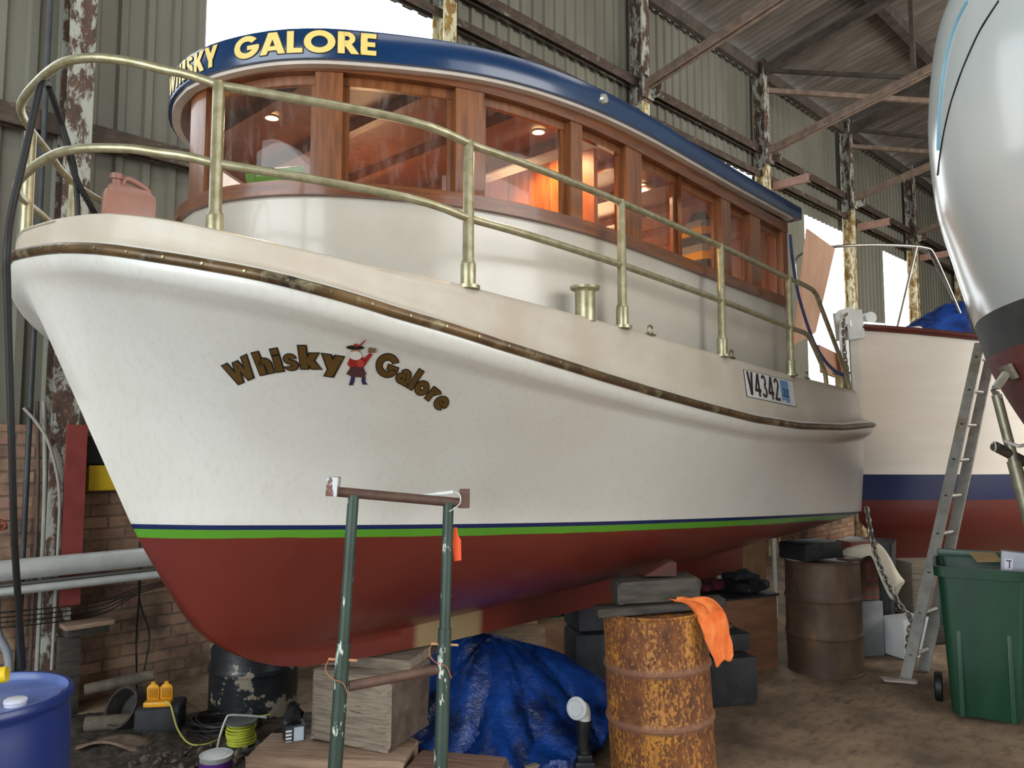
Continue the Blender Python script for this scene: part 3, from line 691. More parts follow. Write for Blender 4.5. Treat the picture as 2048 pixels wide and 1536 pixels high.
def gpoly(el, e):
    "returns list of quads-as-grids: rows of (x, y)"
    if el[0] == 'q':
        _, x0, y0, x1, y1, w = el; w += 2.3 * e; s = 1 if y1 > y0 else -1
        n = 5; return [[(x0 + (x1 - x0) * k / n - w / 2, y0 - s * e + (y1 - y0 + 2 * s * e) * k / n), (x0 + (x1 - x0) * k / n + w / 2, y0 - s * e + (y1 - y0 + 2 * s * e) * k / n)] for k in range(n + 1)]
    if el[0] == 'r':
        _, x0, y0, x1, y1 = el; x0 -= e; x1 += e; y0 -= e; y1 += e
        n = 5; m = 4; return [[(x0 + (x1 - x0) * i / m, y0 + (y1 - y0) * k / n) for i in range(m + 1)] for k in range(n + 1)]
    _, cx, cy, rx, ry, a0, a1, w = el; n = 28; R = []
    da = math.degrees(e / max(rx, .1)) * (1 if a1 > a0 else -1) if abs(a1 - a0) < 360 else 0
    for k in range(n + 1):
        t = math.radians(a0 - da + (a1 - a0 + 2 * da) * k / n); c, s_ = math.cos(t), math.sin(t)
        R.append([(cx + (rx + e) * c, cy + (ry + e) * s_), (cx + (rx - w / 2) * c, cy + (ry - w / 2) * s_), (cx + (rx - w - e) * c, cy + (ry - w - e) * s_)])
    return R
def glyph_mesh(mb, ch, e, fn):
    for el in GL[ch][0]: mb.grid([[fn(x, y) for x, y in r] for r in gpoly(el, e)])
def width(txt): return sum(GL[c][1] if c != ' ' else .4 for c in txt)
# roof lettering, bent around the fascia
def roof_fn(o, s0, sx, h, zb):
    def fn(x, y):
        s = s0 + x * h * sx; X, Y = cpt(s, o); return B(X, Y, zb + zr(X) + y * h)
    return fn
for txt, s0, sx in (('WHISKY', -.205, .95), ('GALORE', .315, 1.2)):
    for e, o, m, nm in ((.035, .0715, LDARK, 'lettering_outline'), (0, .0732, LGOLD, 'roof_lettering')):
        mb = MB(); x = 0
        for c in txt: glyph_mesh(mb, c, e, (lambda X: lambda a, b: roof_fn(o, s0, sx, .094, 3.502)(a + X, b))(x)); x += GL[c][1]
        lo = mb.obj(nm, m, boat, auto=None, fix=False)
def wrap(tree, p, off_, nd):
    h = tree.ray_cast(p + nd * .25, -nd, .6)
    return (h[0] + nd * off_) if h[0] else p
def decal_text(tree, txt, path, h, nd, e=.045, outline=LDARK, fill=LBRON, offs=(.003, .0048), parent=None, sub=True, fit=True):
    P = cr(path, 10); d = [0]
    for a, b in zip(P, P[1:]): d.append(d[-1] + (b - a).length)
    sx = d[-1] / (width(txt) * h) if fit else 1
    def at(s):
        i = max(0, min(len(P) - 2, int(np.searchsorted(d, s)) - 1)); t = (s - d[i]) / (d[i + 1] - d[i]); return P[i].lerp(P[i + 1], t), (P[i + 1] - P[i]).normalized()
    for ee, of, m, nm in ((e, offs[0], outline, 'lettering_outline'), (0, offs[1], fill, 'name_lettering')):
        if m is None: continue
        mb = MB(); x = 0
        for c in txt:
            w = GL[c][1] * h * sx; c0, T = at(x + w / 2); U = nd.cross(T).normalized(); U = U if U.z > 0 else -U
            fn = lambda a, b: wrap(tree, c0 + T * (a * h * sx - w / 2) + U * (b * h), of, nd)
            glyph_mesh(mb, c, ee, fn); x += w
        mb.obj(nm, m, parent or boat, auto=None, fix=False)
def hp3(pts): # (u, z) pairs on the flared bow
    out = []
    for u, v, z in pts: out.append(B(u, v, z))
    return out
ND = Vector((-.62, -.78, -.1)).normalized()
HW = hp3([(.125,.585,2.018),(.157,.594,2.034),(.185,.684,2.059),(.224,.761,2.072),(.265,.83,2.079),(.311,.891,2.078),(.37,.955,2.066)])
HG = hp3([(.46,1.015,2.068),(.523,1.033,2.049),(.567,1.04,2.032),(.61,1.045,2.013),(.66,1.048,1.99),(.71,1.05,1.965),(.765,1.05,1.925)])
decal_text(HT, 'Whisky', HW, .082, ND)
decal_text(HT, 'Galore', HG, .082, ND)
# small kilted figure emblem between the words
ec = B(.405, .985, 2.10); ET = Vector((.62, -.5, 0)).normalized()
def epoly(mb, poly, of):
    U = Vector((0, 0, 1)); c = Vector((sum(p[0] for p in poly) / len(poly), sum(p[1] for p in poly) / len(poly), 0))
    f = lambda x, y: mb.b.verts.new(wrap(HT, ec + ET * (x * .16) + U * (y * .16), of, ND))
    C = f(c.x, c.y); V = [f(x, y) for x, y in poly]
    for a, b in zip(V, V[1:] + V[:1]): mb.b.faces.new((C, a, b))
def disc(x, y, rx, ry, n=14): return [(x + rx * math.cos(2 * PI * k / n), y + ry * math.sin(2 * PI * k / n)) for k in range(n)]
EMC = {'black': 'emblem black;171314', 'red': 'emblem red;8e2420', 'skin': 'emblem skin;a07258', 'white': 'emblem beard;c9c5bd', 'kilt': 'emblem kilt;4a2a2c', 'navy': 'emblem sash;2b2550', 'glass': 'emblem glass;6e5742'}
for k, polys in (('navy', [[(-.16,-.42),(-.13,-.3),(-.04,-.3),(-.06,-.42),(-.1,-.52),(-.2,-.52)], [(.12,-.3),(.2,-.3),(.19,-.42),(.24,-.5),(.13,-.5),(.1,-.42)]]),
                 ('red', [[(-.13,.12),(-.2,-.02),(-.14,-.1),(.16,-.1),(.22,-.02),(.3,.1),(.38,.2),(.32,.24),(.2,.12),(.1,.15)]]),
                 ('kilt', [[(-.12,-.08),(.15,-.08),(.22,-.24),(.16,-.33),(-.1,-.32),(-.24,-.25)]]),
                 ('skin', [disc(0, .27, .1, .09)]), ('white', [disc(.0, .17, .14, .1)]),
                 ('black', [disc(.0, .35, .2, .05)]), ('glass', [[(.27,.24),(.44,.24),(.46,.34),(.3,.36)]])):
    nm, hx = EMC[k].split(';'); mb = MB()
    for p in polys: epoly(mb, p, .003 + .0008 * ['navy', 'red', 'kilt', 'skin', 'white', 'black', 'glass'].index(k))
    mb.obj('figure_emblem', mat(nm, hx, rough=.4), boat, auto=None, fix=False)
mb = MB(); epoly(mb, disc(.02, .4, .05, .035), .009); epoly(mb, [(.06,.38),(.2,.5),(.26,.52),(.14,.4)], .009); mb.obj('figure_emblem', MATS['emblem red'], boat, auto=None, fix=False)
mb = MB(); epoly(mb, disc(.1, .0, .09, .09), .0086); mb.obj('figure_emblem', mat('emblem bright red', 'a83a2a', rough=.4), boat, auto=None, fix=False)
# registration plate on the bulwark
bwo = [o for o in boat.children if o.name.startswith('bulwark')][0]
BT = BVHTree.FromPolygons([v.co for v in bwo.data.vertices], [p.vertices for p in bwo.data.polygons])
YD = Vector((0, -1, 0))
def plate_fn(of):
    def fn(x, y):   # x 0..1, y 0..1
        u = 2.93 + .74 * x; zt_ = 2.243 - .026 * x; zb_ = 2.08 - .034 * x
        return wrap(BT, B(u, 1.25, zb_ + (zt_ - zb_) * y), of, YD)
    return fn
def pl(x0, x1, y0, y1, of, m, nm, par, n=10):
    mb = MB(); f = plate_fn(of); mb.grid([[f(x0 + (x1 - x0) * i / n, y0 + (y1 - y0) * k / 4) for i in range(n + 1)] for k in range(5)]); return mb.obj(nm, m, par, auto=None, fix=False)
plate = pl(0, 1, 0, 1, .002, LDARK, 'registration_plate', boat); pl(.008, .992, .02, .98, .003, WHITEPL, 'plate_face', plate)
pl(.70, .87, .1, .93, .004, mat('blue sticker', '3f78a8', '5d90b8', scale=30, rough=.4), 'year_sticker', plate, 4)
pl(.71, .775, .1, .16, .0045, WHITEPL, 'year_sticker', plate, 4)
def platetext(txt, x0, x1, y0, y1, m, nm):
    mb = MB(); W_ = width(txt); f = plate_fn(.0052); x = 0
    for c in txt:
        glyph_mesh(mb, c, .0, lambda a, b: f(x0 + (x1 - x0) * (a + x) / W_, y0 + (y1 - y0) * b)); x += GL[c][1]
    mb.obj(nm, m, plate, auto=None, fix=False)
platetext('V4342', .035, .675, .1, .95, mat('plate ink', '2a1418', rough=.5), 'plate_number'); platetext('22', .725, .86, .3, .62, mat('sticker ink', '1c2c44', rough=.5), 'sticker_number')

# ------------------------------------------------------------------ things on the boat
def jerry():
    # local: x width, y depth, z up
    m = MB(); w, d, h = .2, .1, .215
    m.box((0, 0, h / 2), (w, d, h), bev=.022)
    m.grid([[Vector((x, y, z)) for x, y in ((-w/2+.015+i, -d/2+.015+k), (w/2-.012-j, -d/2+.015+k), (w/2-.012-j, d/2-.015-k), (-w/2+.015+i, d/2-.015-k))] for i, j, k, z in ((0, 0, 0, h-.005), (.0, .012, .005, h+.012), (.035, .10, .02, h+.03))], closed=True)
    m.lathe([(.0, 0), (.024, 0), (.024, .012), (.02, .014), (.02, .03), (.027, .032), (.027, .052), (.022, .056), (0, .056)], 16, Matrix.Translation((-w/2+.05, 0, h+.015)))
    m.tube(cr([(-.03, 0, h+.01), (-.022, 0, h+.05), (.0, 0, h+.056), (.05, 0, h+.038), (.072, 0, h+.02), (.08, 0, h-.01)], 5), .0125, 10)
    return m
JM = mat('dirty pink translucent plastic', 'a07462', '93655a', scale=4, rough=.35, c3='bb9c88', c3s=9, c3lo=.6, c3hi=.8)
p = BMX @ B(-.13, .2, 2.582); je = jerry().obj('jerry_can', JM, auto=50); je.location = p; je.scale = (.93, .93, .97); je.rotation_euler = (0, 0, math.radians(38))
tag(je, 'dirty pink plastic jerry can with moulded handle standing on the bow deck', 'jerry can')
# black hose looped over the bow rail
hz = cr([px(46, 1338, 2.95), px(30, 1100, 2.72), px(24, 900, 2.6), px(18, 700, 2.52), px(14, 560, 2.46), px(14, 500, 2.44), px(24, 420, 2.47), px(47, 320, 2.50), px(70, 215, 2.535), px(80, 174, 2.56), px(90, 166, 2.61), px(100, 180, 2.67), px(125, 255, 2.75), px(150, 350, 2.82), px(175, 400, 2.88), px(192, 432, 2.93), px(200, 452, 2.94)], 6)
tag(MB().tube(hz, .0115, 10).obj('hose', BLACK, auto=60), 'long black hose looped over the bow rail and hanging down past the stem', 'hose')
hz = cr([px(98, 176, 2.64), px(128, 262, 2.76), px(148, 330, 2.82), px(154, 390, 2.86), px(156, 440, 2.88)], 6)
tag(MB().tube(hz, .010, 10).obj('cable', BLACK, auto=60), 'short black cable dropping from the bow rail to the brass bow roller', 'cable')
# green bag behind the first window
gb = MB(); R = Matrix.Rotation(BA + math.radians(52), 3, 'Z'); gb.box((0, 0, 0), (.25, .05, .075), jit=.006, bev=.008)
o = gb.obj('plastic_packet', mat('bright green film', '5fae2c', '6fbd3a', scale=8, rough=.35)); o.location = BMX @ B(.43, .33, 2.965); o.rotation_euler = (0, math.radians(-6), BA - math.radians(50)); tag(o, 'bright green plastic packet lying on the inside sill of the front window', 'packet')
# high-visibility jacket hanging in the cabin
jk = MB(); c = B(2.72, .86, 3.12); jr = []
for k in range(9):
    z = 3.33 - k * .05; w = .05 + .08 * min(1, k / 3); jr.append([B(2.78 + .012 * math.sin(5 * a + k), 0, 0) * 0 + B(3.22 + w * math.cos(a) * .5 + .01 * math.sin(4 * a), .82 + w * math.sin(a), z) for a in np.linspace(0, 2 * PI, 14, endpoint=False)])
jk.grid(jr, closed=True)
def stripe_mat():
    m = bpy.data.materials.new('yellow and silver workwear'); m.use_nodes = True; t = NT(m); tc = t.n('ShaderNodeTexCoord'); sp = t.n('ShaderNodeSeparateXYZ'); t.l(tc.outputs['Object'], sp.inputs[0])
    f = t.ramp(t.math('FRACT', t.math('MULTIPLY', sp.outputs[2], 6.0)), [(.3, 'd9a514'), (.34, '8b8f93'), (.6, '8b8f93'), (.64, '3c4250')]); t.base(f); t.p.inputs['Roughness'].default_value = .8; return m
o = jk.obj('jacket', stripe_mat()); o.matrix_world = BMX; tag(o, 'yellow and grey work jacket hanging inside behind a side window', 'jacket')
# plywood sheet behind the stern rail and blue cord
pw = MB(); A_, B_, C_, D_ = px(1612, 458, 7.0), px(1667, 498, 7.2), px(1628, 665, 7.2), px(1585, 690, 7.0)
pw.grid([[A_, B_], [D_, C_]]); me = pw.mesh(); o = link('plywood_sheet', me, PLY); sm = o.modifiers.new('s', 'SOLIDIFY'); sm.thickness = .018
tag(o, 'pale plywood sheet leaning upright behind the stern rail', 'board')
o = MB().tube(cr([px(1580, 470, 6.35), px(1585, 520, 6.3), px(1597, 590, 6.25), px(1622, 670, 6.15), px(1645, 715, 6.1), px(1670, 742, 6.05), px(1692, 752, 6.0), px(1697, 760, 5.98)], 6), .013, 8).obj('rope', mat('navy rope', '1f2b52', '2b3866', scale=30, rough=.8)); tag(o, 'navy blue rope drooping from the cabin roof corner to the stern rail', 'rope')

# ------------------------------------------------------------------ neighbouring boat behind
b2 = empty('moored_yacht', (0, 0, 0), 0, 'white yacht with navy boot stripe and red bottom, its bow behind the fishing boat stern', 'boat')
P0 = px(1698, 655, 7.6); AZ = math.radians(7); dx_ = Vector((math.cos(AZ), math.sin(AZ), 0)); dn = Vector((math.sin(AZ), -math.cos(AZ), 0))
def c2(u, v, z): return Vector((P0.x, P0.y, 0)) + dx_ * u + dn * v + Vector((0, 0, z))
# plan: half-breadth over u, both sides; v>0 faces the camera side
hb2 = lambda u, top: (1.45 if top else 1.2) * (1 - math.exp(-max(0, u) / (1.5 if top else 2.0)))
us = np.r_[0, .04, .12, .25, .45, .7, 1, 1.4, 1.9, 2.5, 3.2, 4, 5, 6.2]
AZc = .42   # centreline turned away so the near side runs along dx_
ca, sa_ = math.cos(AZc), math.sin(AZc)
def c3(u, v, z): return c2(u * ca + v * sa_, -u * sa_ + v * ca, z)
top2 = lambda u: P0.z - .13 * u + .011 * u * u
rows = []
levels = [(1, 1), (.93, .985), (.8, .97), (.65, .95), (.5, .93), (.35, .91), (.2, .88), (0.08, .85), (-.0, .8), (-.12, .76), (-.25, .66), (-.38, .52), (-.5, .34), (-.58, .09), (-.8, .05), (-.82, 0)]
for f, w in levels:
    r = []
    for sgn in (1, -1):
        seq = us if sgn == 1 else us[::-1][:-1]
        for u in seq:
            z = 1.05 + (top2(u) - 1.05) * f if f >= 0 else 1.05 + f * .95
            du = (1 - f) * .06 if f > 0 else .06 + (-f) * 1.3
            r.append(c3(u + du if u < 5 else u, sgn * hb2(u, True) * w * (1 - .0 * f), z))
    rows.append(r)
def boat2_mat():
    m = bpy.data.materials.new('yacht paint'); m.use_nodes = True; t = NT(m); tc = t.n('ShaderNodeTexCoord'); sp = t.n('ShaderNodeSeparateXYZ'); t.l(tc.outputs['Object'], sp.inputs[0])
    z = sp.outputs[2]; w = t.ramp(t.noise(1.2, 6, .65, t.co((1, 1, 6))), [(.35, 'd8d0c4'), (.7, 'e0d9ce')])
    c = t.mix(t.math('GREATER_THAN', z, 1.262), '58201a', '101f4a'); c = t.mix(t.math('GREATER_THAN', z, 1.512), c, w); t.base(c); t.p.inputs['Roughness'].default_value = .35; return m
m = MB(); m.grid(rows, closed=False); m.obj('hull', boat2_mat(), b2, auto=50)
cap = MB(); cap.tube([c3(u, hb2(u, True) + .0, top2(u) + .01) for u in us], .035, 8); cap.tube([c3(u, -hb2(u, True) - .0, top2(u) + .01) for u in us], .035, 8)
cap.obj('cap_rail', mat('dark red cap rail', '4a1c18', '5e2a22', scale=6, rough=.35), b2)
dk = MB(); dk.grid([[c3(u, s * hb2(u, True), top2(u) - .03) for s in (1, .3, -.3, -1)] for u in us]); dk.obj('deck', DECKM, b2)
# pulpit rail
pu = MB(); pu.tube(cr([px(1592, 560, 8.3), px(1590, 525, 8.3), px(1605, 506, 8.2), px(1640, 500, 8.0), px(1663, 494, 7.8), px(1730, 490, 7.9), px(1800, 491, 8.1), px(1852, 496, 8.3), px(1868, 510, 8.35), px(1900, 580, 8.5), px(1943, 680, 8.6)], 5), .016, 8)
pu.tube([px(1833, 494, 8.2), px(1795, 655, 8.1)], .014, 8); pu.tube([px(1858, 502, 8.35), px(1945, 672, 8.75)], .014, 8)
pu.obj('bow_rail', mat('stainless tube', '8d867c', 'a8a298', rough=.3, metal=.8, scale=10), b2, auto=60)
an = MB(); an.bar(c3(-.06, 0, P0.z + .03), c3(.5, 0, P0.z + .05), .12, .05); an.bar(c3(-.02, .07, P0.z + .16), c3(.02, .07, P0.z - .12), .015, .17, up=dx_); an.bar(c3(-.02, -.07, P0.z + .16), c3(.02, -.07, P0.z - .12), .015, .17, up=dx_)
Rm = dn.to_track_quat('Z', 'Y').to_matrix().to_4x4(); an.lathe([(0, -.06), (.09, -.06), (.09, -.04), (.05, -.02), (.05, .02), (.09, .04), (.09, .06), (0, .06)], 20, Matrix.Translation(c3(-.04, .0, P0.z + .10)) @ Rm)
an.lathe([(0, -.05), (.06, -.05), (.06, .05), (0, .05)], 16, Matrix.Translation(c3(.32, 0, P0.z + .12)) @ Rm); an.obj('anchor_roller', GALV, b2)
aa = MB(); aa.tube(cr([c3(-.12, .02, P0.z + .1), c3(-.16, .02, P0.z - .1), c3(-.12, .02, P0.z - .4), c3(-.05, .02, P0.z - .6)], 4), .02, 8); aa.obj('anchor_shank', GALV, b2)
ch = MB()
def chain(mb, pts, r=.007, L=.042):
    P = cr(pts, 14); d = 0; out = [P[0]]; acc = 0
    for a, b in zip(P, P[1:]):
        seg = (b - a).length
        while acc + seg >= L * .78:
            t = (L * .78 - acc) / seg; a = a.lerp(b, t); seg = (b - a).length; acc = 0; out.append(a.copy())
        acc += seg
    for i, (a, b) in enumerate(zip(out, out[1:])):
        T = (b - a).normalized(); s = T.cross(Vector((.3, .2, .9))).normalized(); w = s if i % 2 else T.cross(s)
        c = (a + b) / 2; mb.tube([c + T * (L * .62 * math.cos(q)) + w * (L * .34 * math.sin(q)) for q in np.linspace(0, 2 * PI, 10, endpoint=False)], r, 5, closed=True)
chain(ch, [c3(.02, .03, P0.z + .17), c3(-.13, .04, P0.z + .08), c3(-.16, .05, P0.z - .2), c3(-.1, .05, P0.z - .6), c3(-.1, .05, P0.z - .8)], .008, .05); ch.obj('anchor_chain', CHAINM, b2)
# cleat rope knot and dock line
kn = MB(); kc = px(1833, 661, 7.95)
for k in range(6): kn.tube([kc + Vector((.05 * math.cos(a) + .016 * (k - 3), .03 * math.sin(a), .022 * math.sin(a + k) + .01)) for a in np.linspace(0, 2 * PI, 10, endpoint=False)], .011, 6, closed=True)
tag(kn.obj('rope_coil', CLOTHW), 'small knot of pale rope on the maroon cap rail of the yacht', 'rope')
# wooden board on the yacht's far side seen between the rails
bd = MB(); bd.grid([[px(1634, 690, 7.3), px(1680, 712, 7.6)], [px(1640, 745, 7.3), px(1686, 762, 7.6)]]); me = bd.mesh(); o = link('wooden_board', me, mat('orange brown board', '8a5230', '9c6640', scale=4, rough=.6)); sm = o.modifiers.new('s', 'SOLIDIFY'); sm.thickness = .02
tag(o, 'orange brown board leaning below the plywood by the yacht bow', 'board')
# blue tarpaulin tent over the yacht's deck
tp = MB(); ridge = [px(1925, 603, 8.6), px(1885, 612, 8.7), px(1850, 632, 8.6), px(1800, 660, 8.3)]; low = [px(1960, 700, 8.3), px(1920, 690, 8.1), px(1860, 682, 8.0), px(1800, 668, 8.0)]
back = [px(1990, 640, 9.6), px(1925, 628, 9.8), px(1870, 640, 9.6), px(1795, 664, 8.8)]
def interp3(A, n): return cr(A, n)
R1, R2, R3 = interp3(low, 6), interp3(ridge, 6), interp3(back, 6); rows = []
for f in np.linspace(0, 1, 6): rows.append([a.lerp(b, f) + Vector((0, 0, .015 * math.sin(9 * f + i))) for i, (a, b) in enumerate(zip(R1, R2))])
tp.grid(rows); rows = [[a.lerp(b, f) + Vector((0, 0, .02 * math.sin(9 * f + i))) for i, (a, b) in enumerate(zip(R2, R3))] for f in np.linspace(0, 1, 5)]; tp.grid(rows)
TARP = mat('blue tarpaulin', '0b3274', '15489a', scale=3, rough=.3, spec=.5, bump=.5, bscale=6, bd=.05, c3='071f4c', c3s=3.5, c3lo=.46, c3hi=.6)
o = tp.obj('tarpaulin_tent', TARP, auto=60); tag(o, 'blue tarpaulin stretched like a tent over the deck of the yacht', 'tarpaulin')

# ------------------------------------------------------------------ hoisted hull at the right edge
b3 = empty('sailing_yacht', (0, 0, 0), 0, 'large glossy white hull with dark grey boot stripe looming at the upper right edge', 'boat')
PROF = [(-.35, .3), (.1, .9), (.9, 1.2), (1.5, 1.55), (2.0, 1.9), (2.33, 2.33), (2.36, 2.36)]
prof = [(3.5, 1.5), (3.22, 1.68), (3.06, 1.86), (2.91, 2.14), (2.83, 2.33), (2.78, 2.52), (2.73, 2.7), (2.655, 3.02), (2.585, 3.33), (2.555, 3.7), (2.56, 4.0), (2.61, 4.39), (2.68, 4.58), (2.79, 4.85), (2.94, 5.15), (3.0, 5.2)]
Pq = cr([Vector((a, 0, b)) for a, b in prof], 4)
Y0 = 4.8; us3 = np.linspace(-1, 1, 41); rows = []
XC = 4.3; ax3 = math.radians(29.5)
for q in Pq:
    r = []; hw = XC - q.x
    for t in us3:
        th = t * PI * .5; L = 2.0 if t < 0 else 2.5
        dy = L * math.sin(th); k = max(0, math.cos(th))
        x = -hw * k; r.append((x, dy))
    full_ = r + [(-a, b) for a, b in r[::-1][1:-1]]
    rows.append([Vector((XC - .0 + a * math.cos(ax3) + b * math.sin(ax3), Y0 - a * math.sin(ax3) * 1.0 + b * math.cos(ax3) - hw * math.sin(ax3) * 0 - (XC - 2.6) * math.sin(ax3) * .8, q.z)) for a, b in full_])
def boat3_mat():
    m = bpy.data.materials.new('gloss white gelcoat'); m.use_nodes = True; t = NT(m); tc = t.n('ShaderNodeTexCoord'); sp = t.n('ShaderNodeSeparateXYZ'); t.l(tc.outputs['Object'], sp.inputs[0])
    z = sp.outputs[2]; w = t.ramp(t.noise(1.3, 4, .6, t.co((1, 1, .5))), [(.35, 'bcc3c2'), (.7, 'c9cecc')])
    r = t.ramp(t.noise(5, 6, .7, t.co((1, 1, 2))), [(.35, '5e2a2a'), (.7, '7b3b38')]); g = t.ramp(t.noise(3, 5, .6, t.co()), [(.4, '2e3233'), (.75, '484b4b')])
    st = lambda e: t.math('GREATER_THAN', z, e)
    c = t.mix(st(2.34), r, g); c = t.mix(st(2.56), c, w); 
    c = t.mix(st(4.93), c, '77aac0'); c = t.mix(st(5.03), c, '6d3a30')
    t.base(c); t.rough(t.ramp(st(2.56), [(0, .6), (1, .16)])); t.p.inputs['Coat Weight'].default_value = 0.0; return m
m = MB(); m.grid(rows, closed=True); m.b.faces.new([m.b.verts.new(v) for v in rows[-1]]); h3 = m.obj('hull', boat3_mat(), b3, auto=50)
# keel/underbody block that carries it, out of frame
m = MB(); m.box((XC, Y0 + .6, .85), (.35, 1.6, 1.7)); m.obj('keel', mat('grey keel', '4a3a38', '5e4a46', rough=.7), b3)
HT3 = BVHTree.FromPolygons([v.co for v in h3.data.vertices], [p.vertices for p in h3.data.polygons])
def on3(x, y):
    a = (x - 1024) / F; b = (768 - y) / F; r = Vector((a, math.cos(TH) - b * math.sin(TH), math.sin(TH) + b * math.cos(TH))).normalized()
    h = HT3.ray_cast(Vector((0, 0, HC)), r); return (h[0], h[1]) if h[0] else (px(x, y, 4.6), -r)
# stand pad, clevis and props
def hline(pts, r, m, nm):
    P = [on3(*p) for p in pts]; P = cr([a + (b if b.dot(Vector((0, 0, HC)) - a) > 0 else -b) * .002 for a, b in P], 6); MB().tube(P, r, 6).obj(nm, m, b3, auto=60)
hline([(1998, 2), (1960, 62), (1925, 140), (1900, 215), (1884, 290), (1876, 350)], .006, BLACK, 'sheer_line')
hline([(1936, 2), (1912, 50), (1895, 110), (1885, 170), (1880, 240), (1878, 300)], .013, mat('teal stripe', '7fb0c4', rough=.3), 'teal_stripe')
q, nq = on3(2024, 742); nq = nq if nq.dot(Vector((0, 0, HC)) - q) > 0 else -nq
ps = empty('boat_stand', (q.x, q.y, 0), 0, 'galvanised boat stand with swivel pad pressed against the red keel area at right', 'boat stand')
def W2(p): return Vector(p) - Vector((q.x, q.y, 0))
PIPE = mat('tarnished stand pipe', '7d7a68', '989480', scale=10, rough=.4, metal=.55)
T_ = nq.cross(Vector((0, 0, 1))).normalized(); U_ = T_.cross(nq).normalized(); U_ = U_ if U_.z > 0 else -U_
RP = Matrix((T_, U_, nq)).transposed()
m = MB(); m.box(W2(q + nq * .02), (.2, .09, .022), RP, bev=.004); m.obj('pad', mat('grey weathered pad', '6c6558', '8d8675', scale=8, rough=.8), ps)
cl = q + nq * .09 - Vector((0, 0, .06))
m = MB(); m.bar(W2(q + nq * .03), W2(cl - Vector((0, 0, .0))), .07, .035); m.tube([W2(cl + T_ * -.05), W2(cl + T_ * .05)], .012, 10); m.obj('bracket', PIPE, ps)
m = MB(); m.bar(W2(cl + T_ * -.07 - Vector((0, 0, .045))), W2(cl + T_ * .08 - Vector((0, 0, .02))), .035, .01, up=nq); m.obj('swivel_link', PIPE, ps)
foot = Vector((q.x + .28, q.y - .1, 0)); topp = cl - Vector((0, 0, .04))
m = MB(); m.tube([W2(topp), W2(topp.lerp(foot, .2))], .027, 16); m.tube([W2(topp.lerp(foot, .18)), W2(foot + Vector((0, 0, .0)))], .036, 16); m.obj('prop_pipe', PIPE, ps, auto=60)
col = topp.lerp(foot, .15)
m = MB(); m.tube([W2(col + Vector((-.12, -.05, .02))), W2(col + Vector((.2, .1, -.10)))], .028, 16); m.obj('cross_pipe', DARKW, ps)
m = MB(); m.tube([W2(col + Vector((-.07, -.06, .05))), W2(col + Vector((.0, -.07, .02))), W2(col + Vector((.06, -.05, .03)))], .01, 8); m.obj('clamp', GALV, ps)
m = MB(); m.tube([W2(col + Vector((-.125, -.052, .02)) + (Vector((.25, .9, 0)).normalized() * math.cos(a) + Vector((0, 0, 1)) * math.sin(a)) * .026) for a in np.linspace(0, 2 * PI, 16, endpoint=False)], .004, 6, closed=True); m.obj('pipe_rim', GALV, ps)

# ------------------------------------------------------------------ floor things
def blk(name, c, d, rz, m, label, cat, group=None, bev=.02, jit=.004, rx=0, ry=0, end=None):
    mb = MB(); mb.box((0, 0, 0), d, bev=bev, jit=jit)
    if end:
        mb.b.normal_update()
        for f in mb.b.faces: f.material_index = int(abs(f.normal.x) > .75)
    o = mb.obj(name, [m, end] if end else m, auto=40)
    o.location = c; o.rotation_euler = (math.radians(rx), math.radians(ry), math.radians(rz)); return tag(o, label, cat, group)
def drum_prof(R=.288, H=.88):
    p = [(0, .012), (R - .02, .012), (R - .006, 0), (R + .004, .002), (R + .004, .014), (R, .02)]
    for z in (.30, .585): p += [(R, z - .03), (R + .003, z - .018), (R + .011, z - .006), (R + .011, z + .006), (R + .003, z + .018), (R, z + .03)]
    p += [(R, H - .02), (R + .005, H - .014), (R + .007, H - .004), (R + .003, H), (R - .006, H - .003), (R - .01, H - .018), (0, H - .02)]
    return p
def drum(c, m, label, rx=0, ry=0, group=None, dent=0):
    e = empty('oil_drum', c, 0, label, 'drum', group); mb = MB(); mb.lathe(drum_prof(), 64)
    if dent:
        for v in mb.b.verts: v.co.x += dent * math.sin(v.co.z * 7 + 3 * math.atan2(v.co.y, v.co.x)); v.co.y += dent * math.cos(v.co.z * 5 + 2 * math.atan2(v.co.y, v.co.x))
    mb.obj('drum_body', m, e, auto=30); e.rotation_euler = (math.radians(rx), math.radians(ry), random.random() * 0)
    return e
D1 = px(1310, 1400, 4.42); D1 = Vector((D1.x + .005, 4.42, 0))
d1 = drum((D1.x + .035, D1.y, .012), RUSTY, 'rusty yellow steel drum with two ribs under the boat side, rag on its rim', ry=-2.6, dent=.002)
mb = MB(); mb.lathe([(0, .005), (.03, .005), (.032, 0)], 16, Matrix.Translation((.12, -.12, .862))); mb.obj('bung', BROWNST, d1)
tw = Vector((D1.x, D1.y, .885))
def RZ(d): return d
blk('wooden_plank', (D1.x + .01, D1.y - .08, .912), (.71, .15, .045), 4, DARKW, 'grey split plank lying across the top of the rusty yellow drum', 'plank', ry=-3.6, bev=.006)
blk('timber_block', (D1.x + .0, D1.y - .05, 1.0), (.47, .2, .125), 3, DARKW, 'dark worn timber block on the plank above the rusty drum', 'block', ry=-3, bev=.025, jit=.01)
wd_ = MB(); wd_.prism([(-.1, 0), (.08, 0), (.08, .075), (.04, .08)], Matrix.Rotation(PI / 2, 4, 'X'), -.05, .05); o = wd_.obj('timber_wedge', mat('red stained wedge', '5a2018', '3c2620', scale=7, rough=.8)); o.location = (D1.x + .03, D1.y - .03, 1.073); tag(o, 'red stained timber wedge driven between dark block and hull bottom', 'wedge')
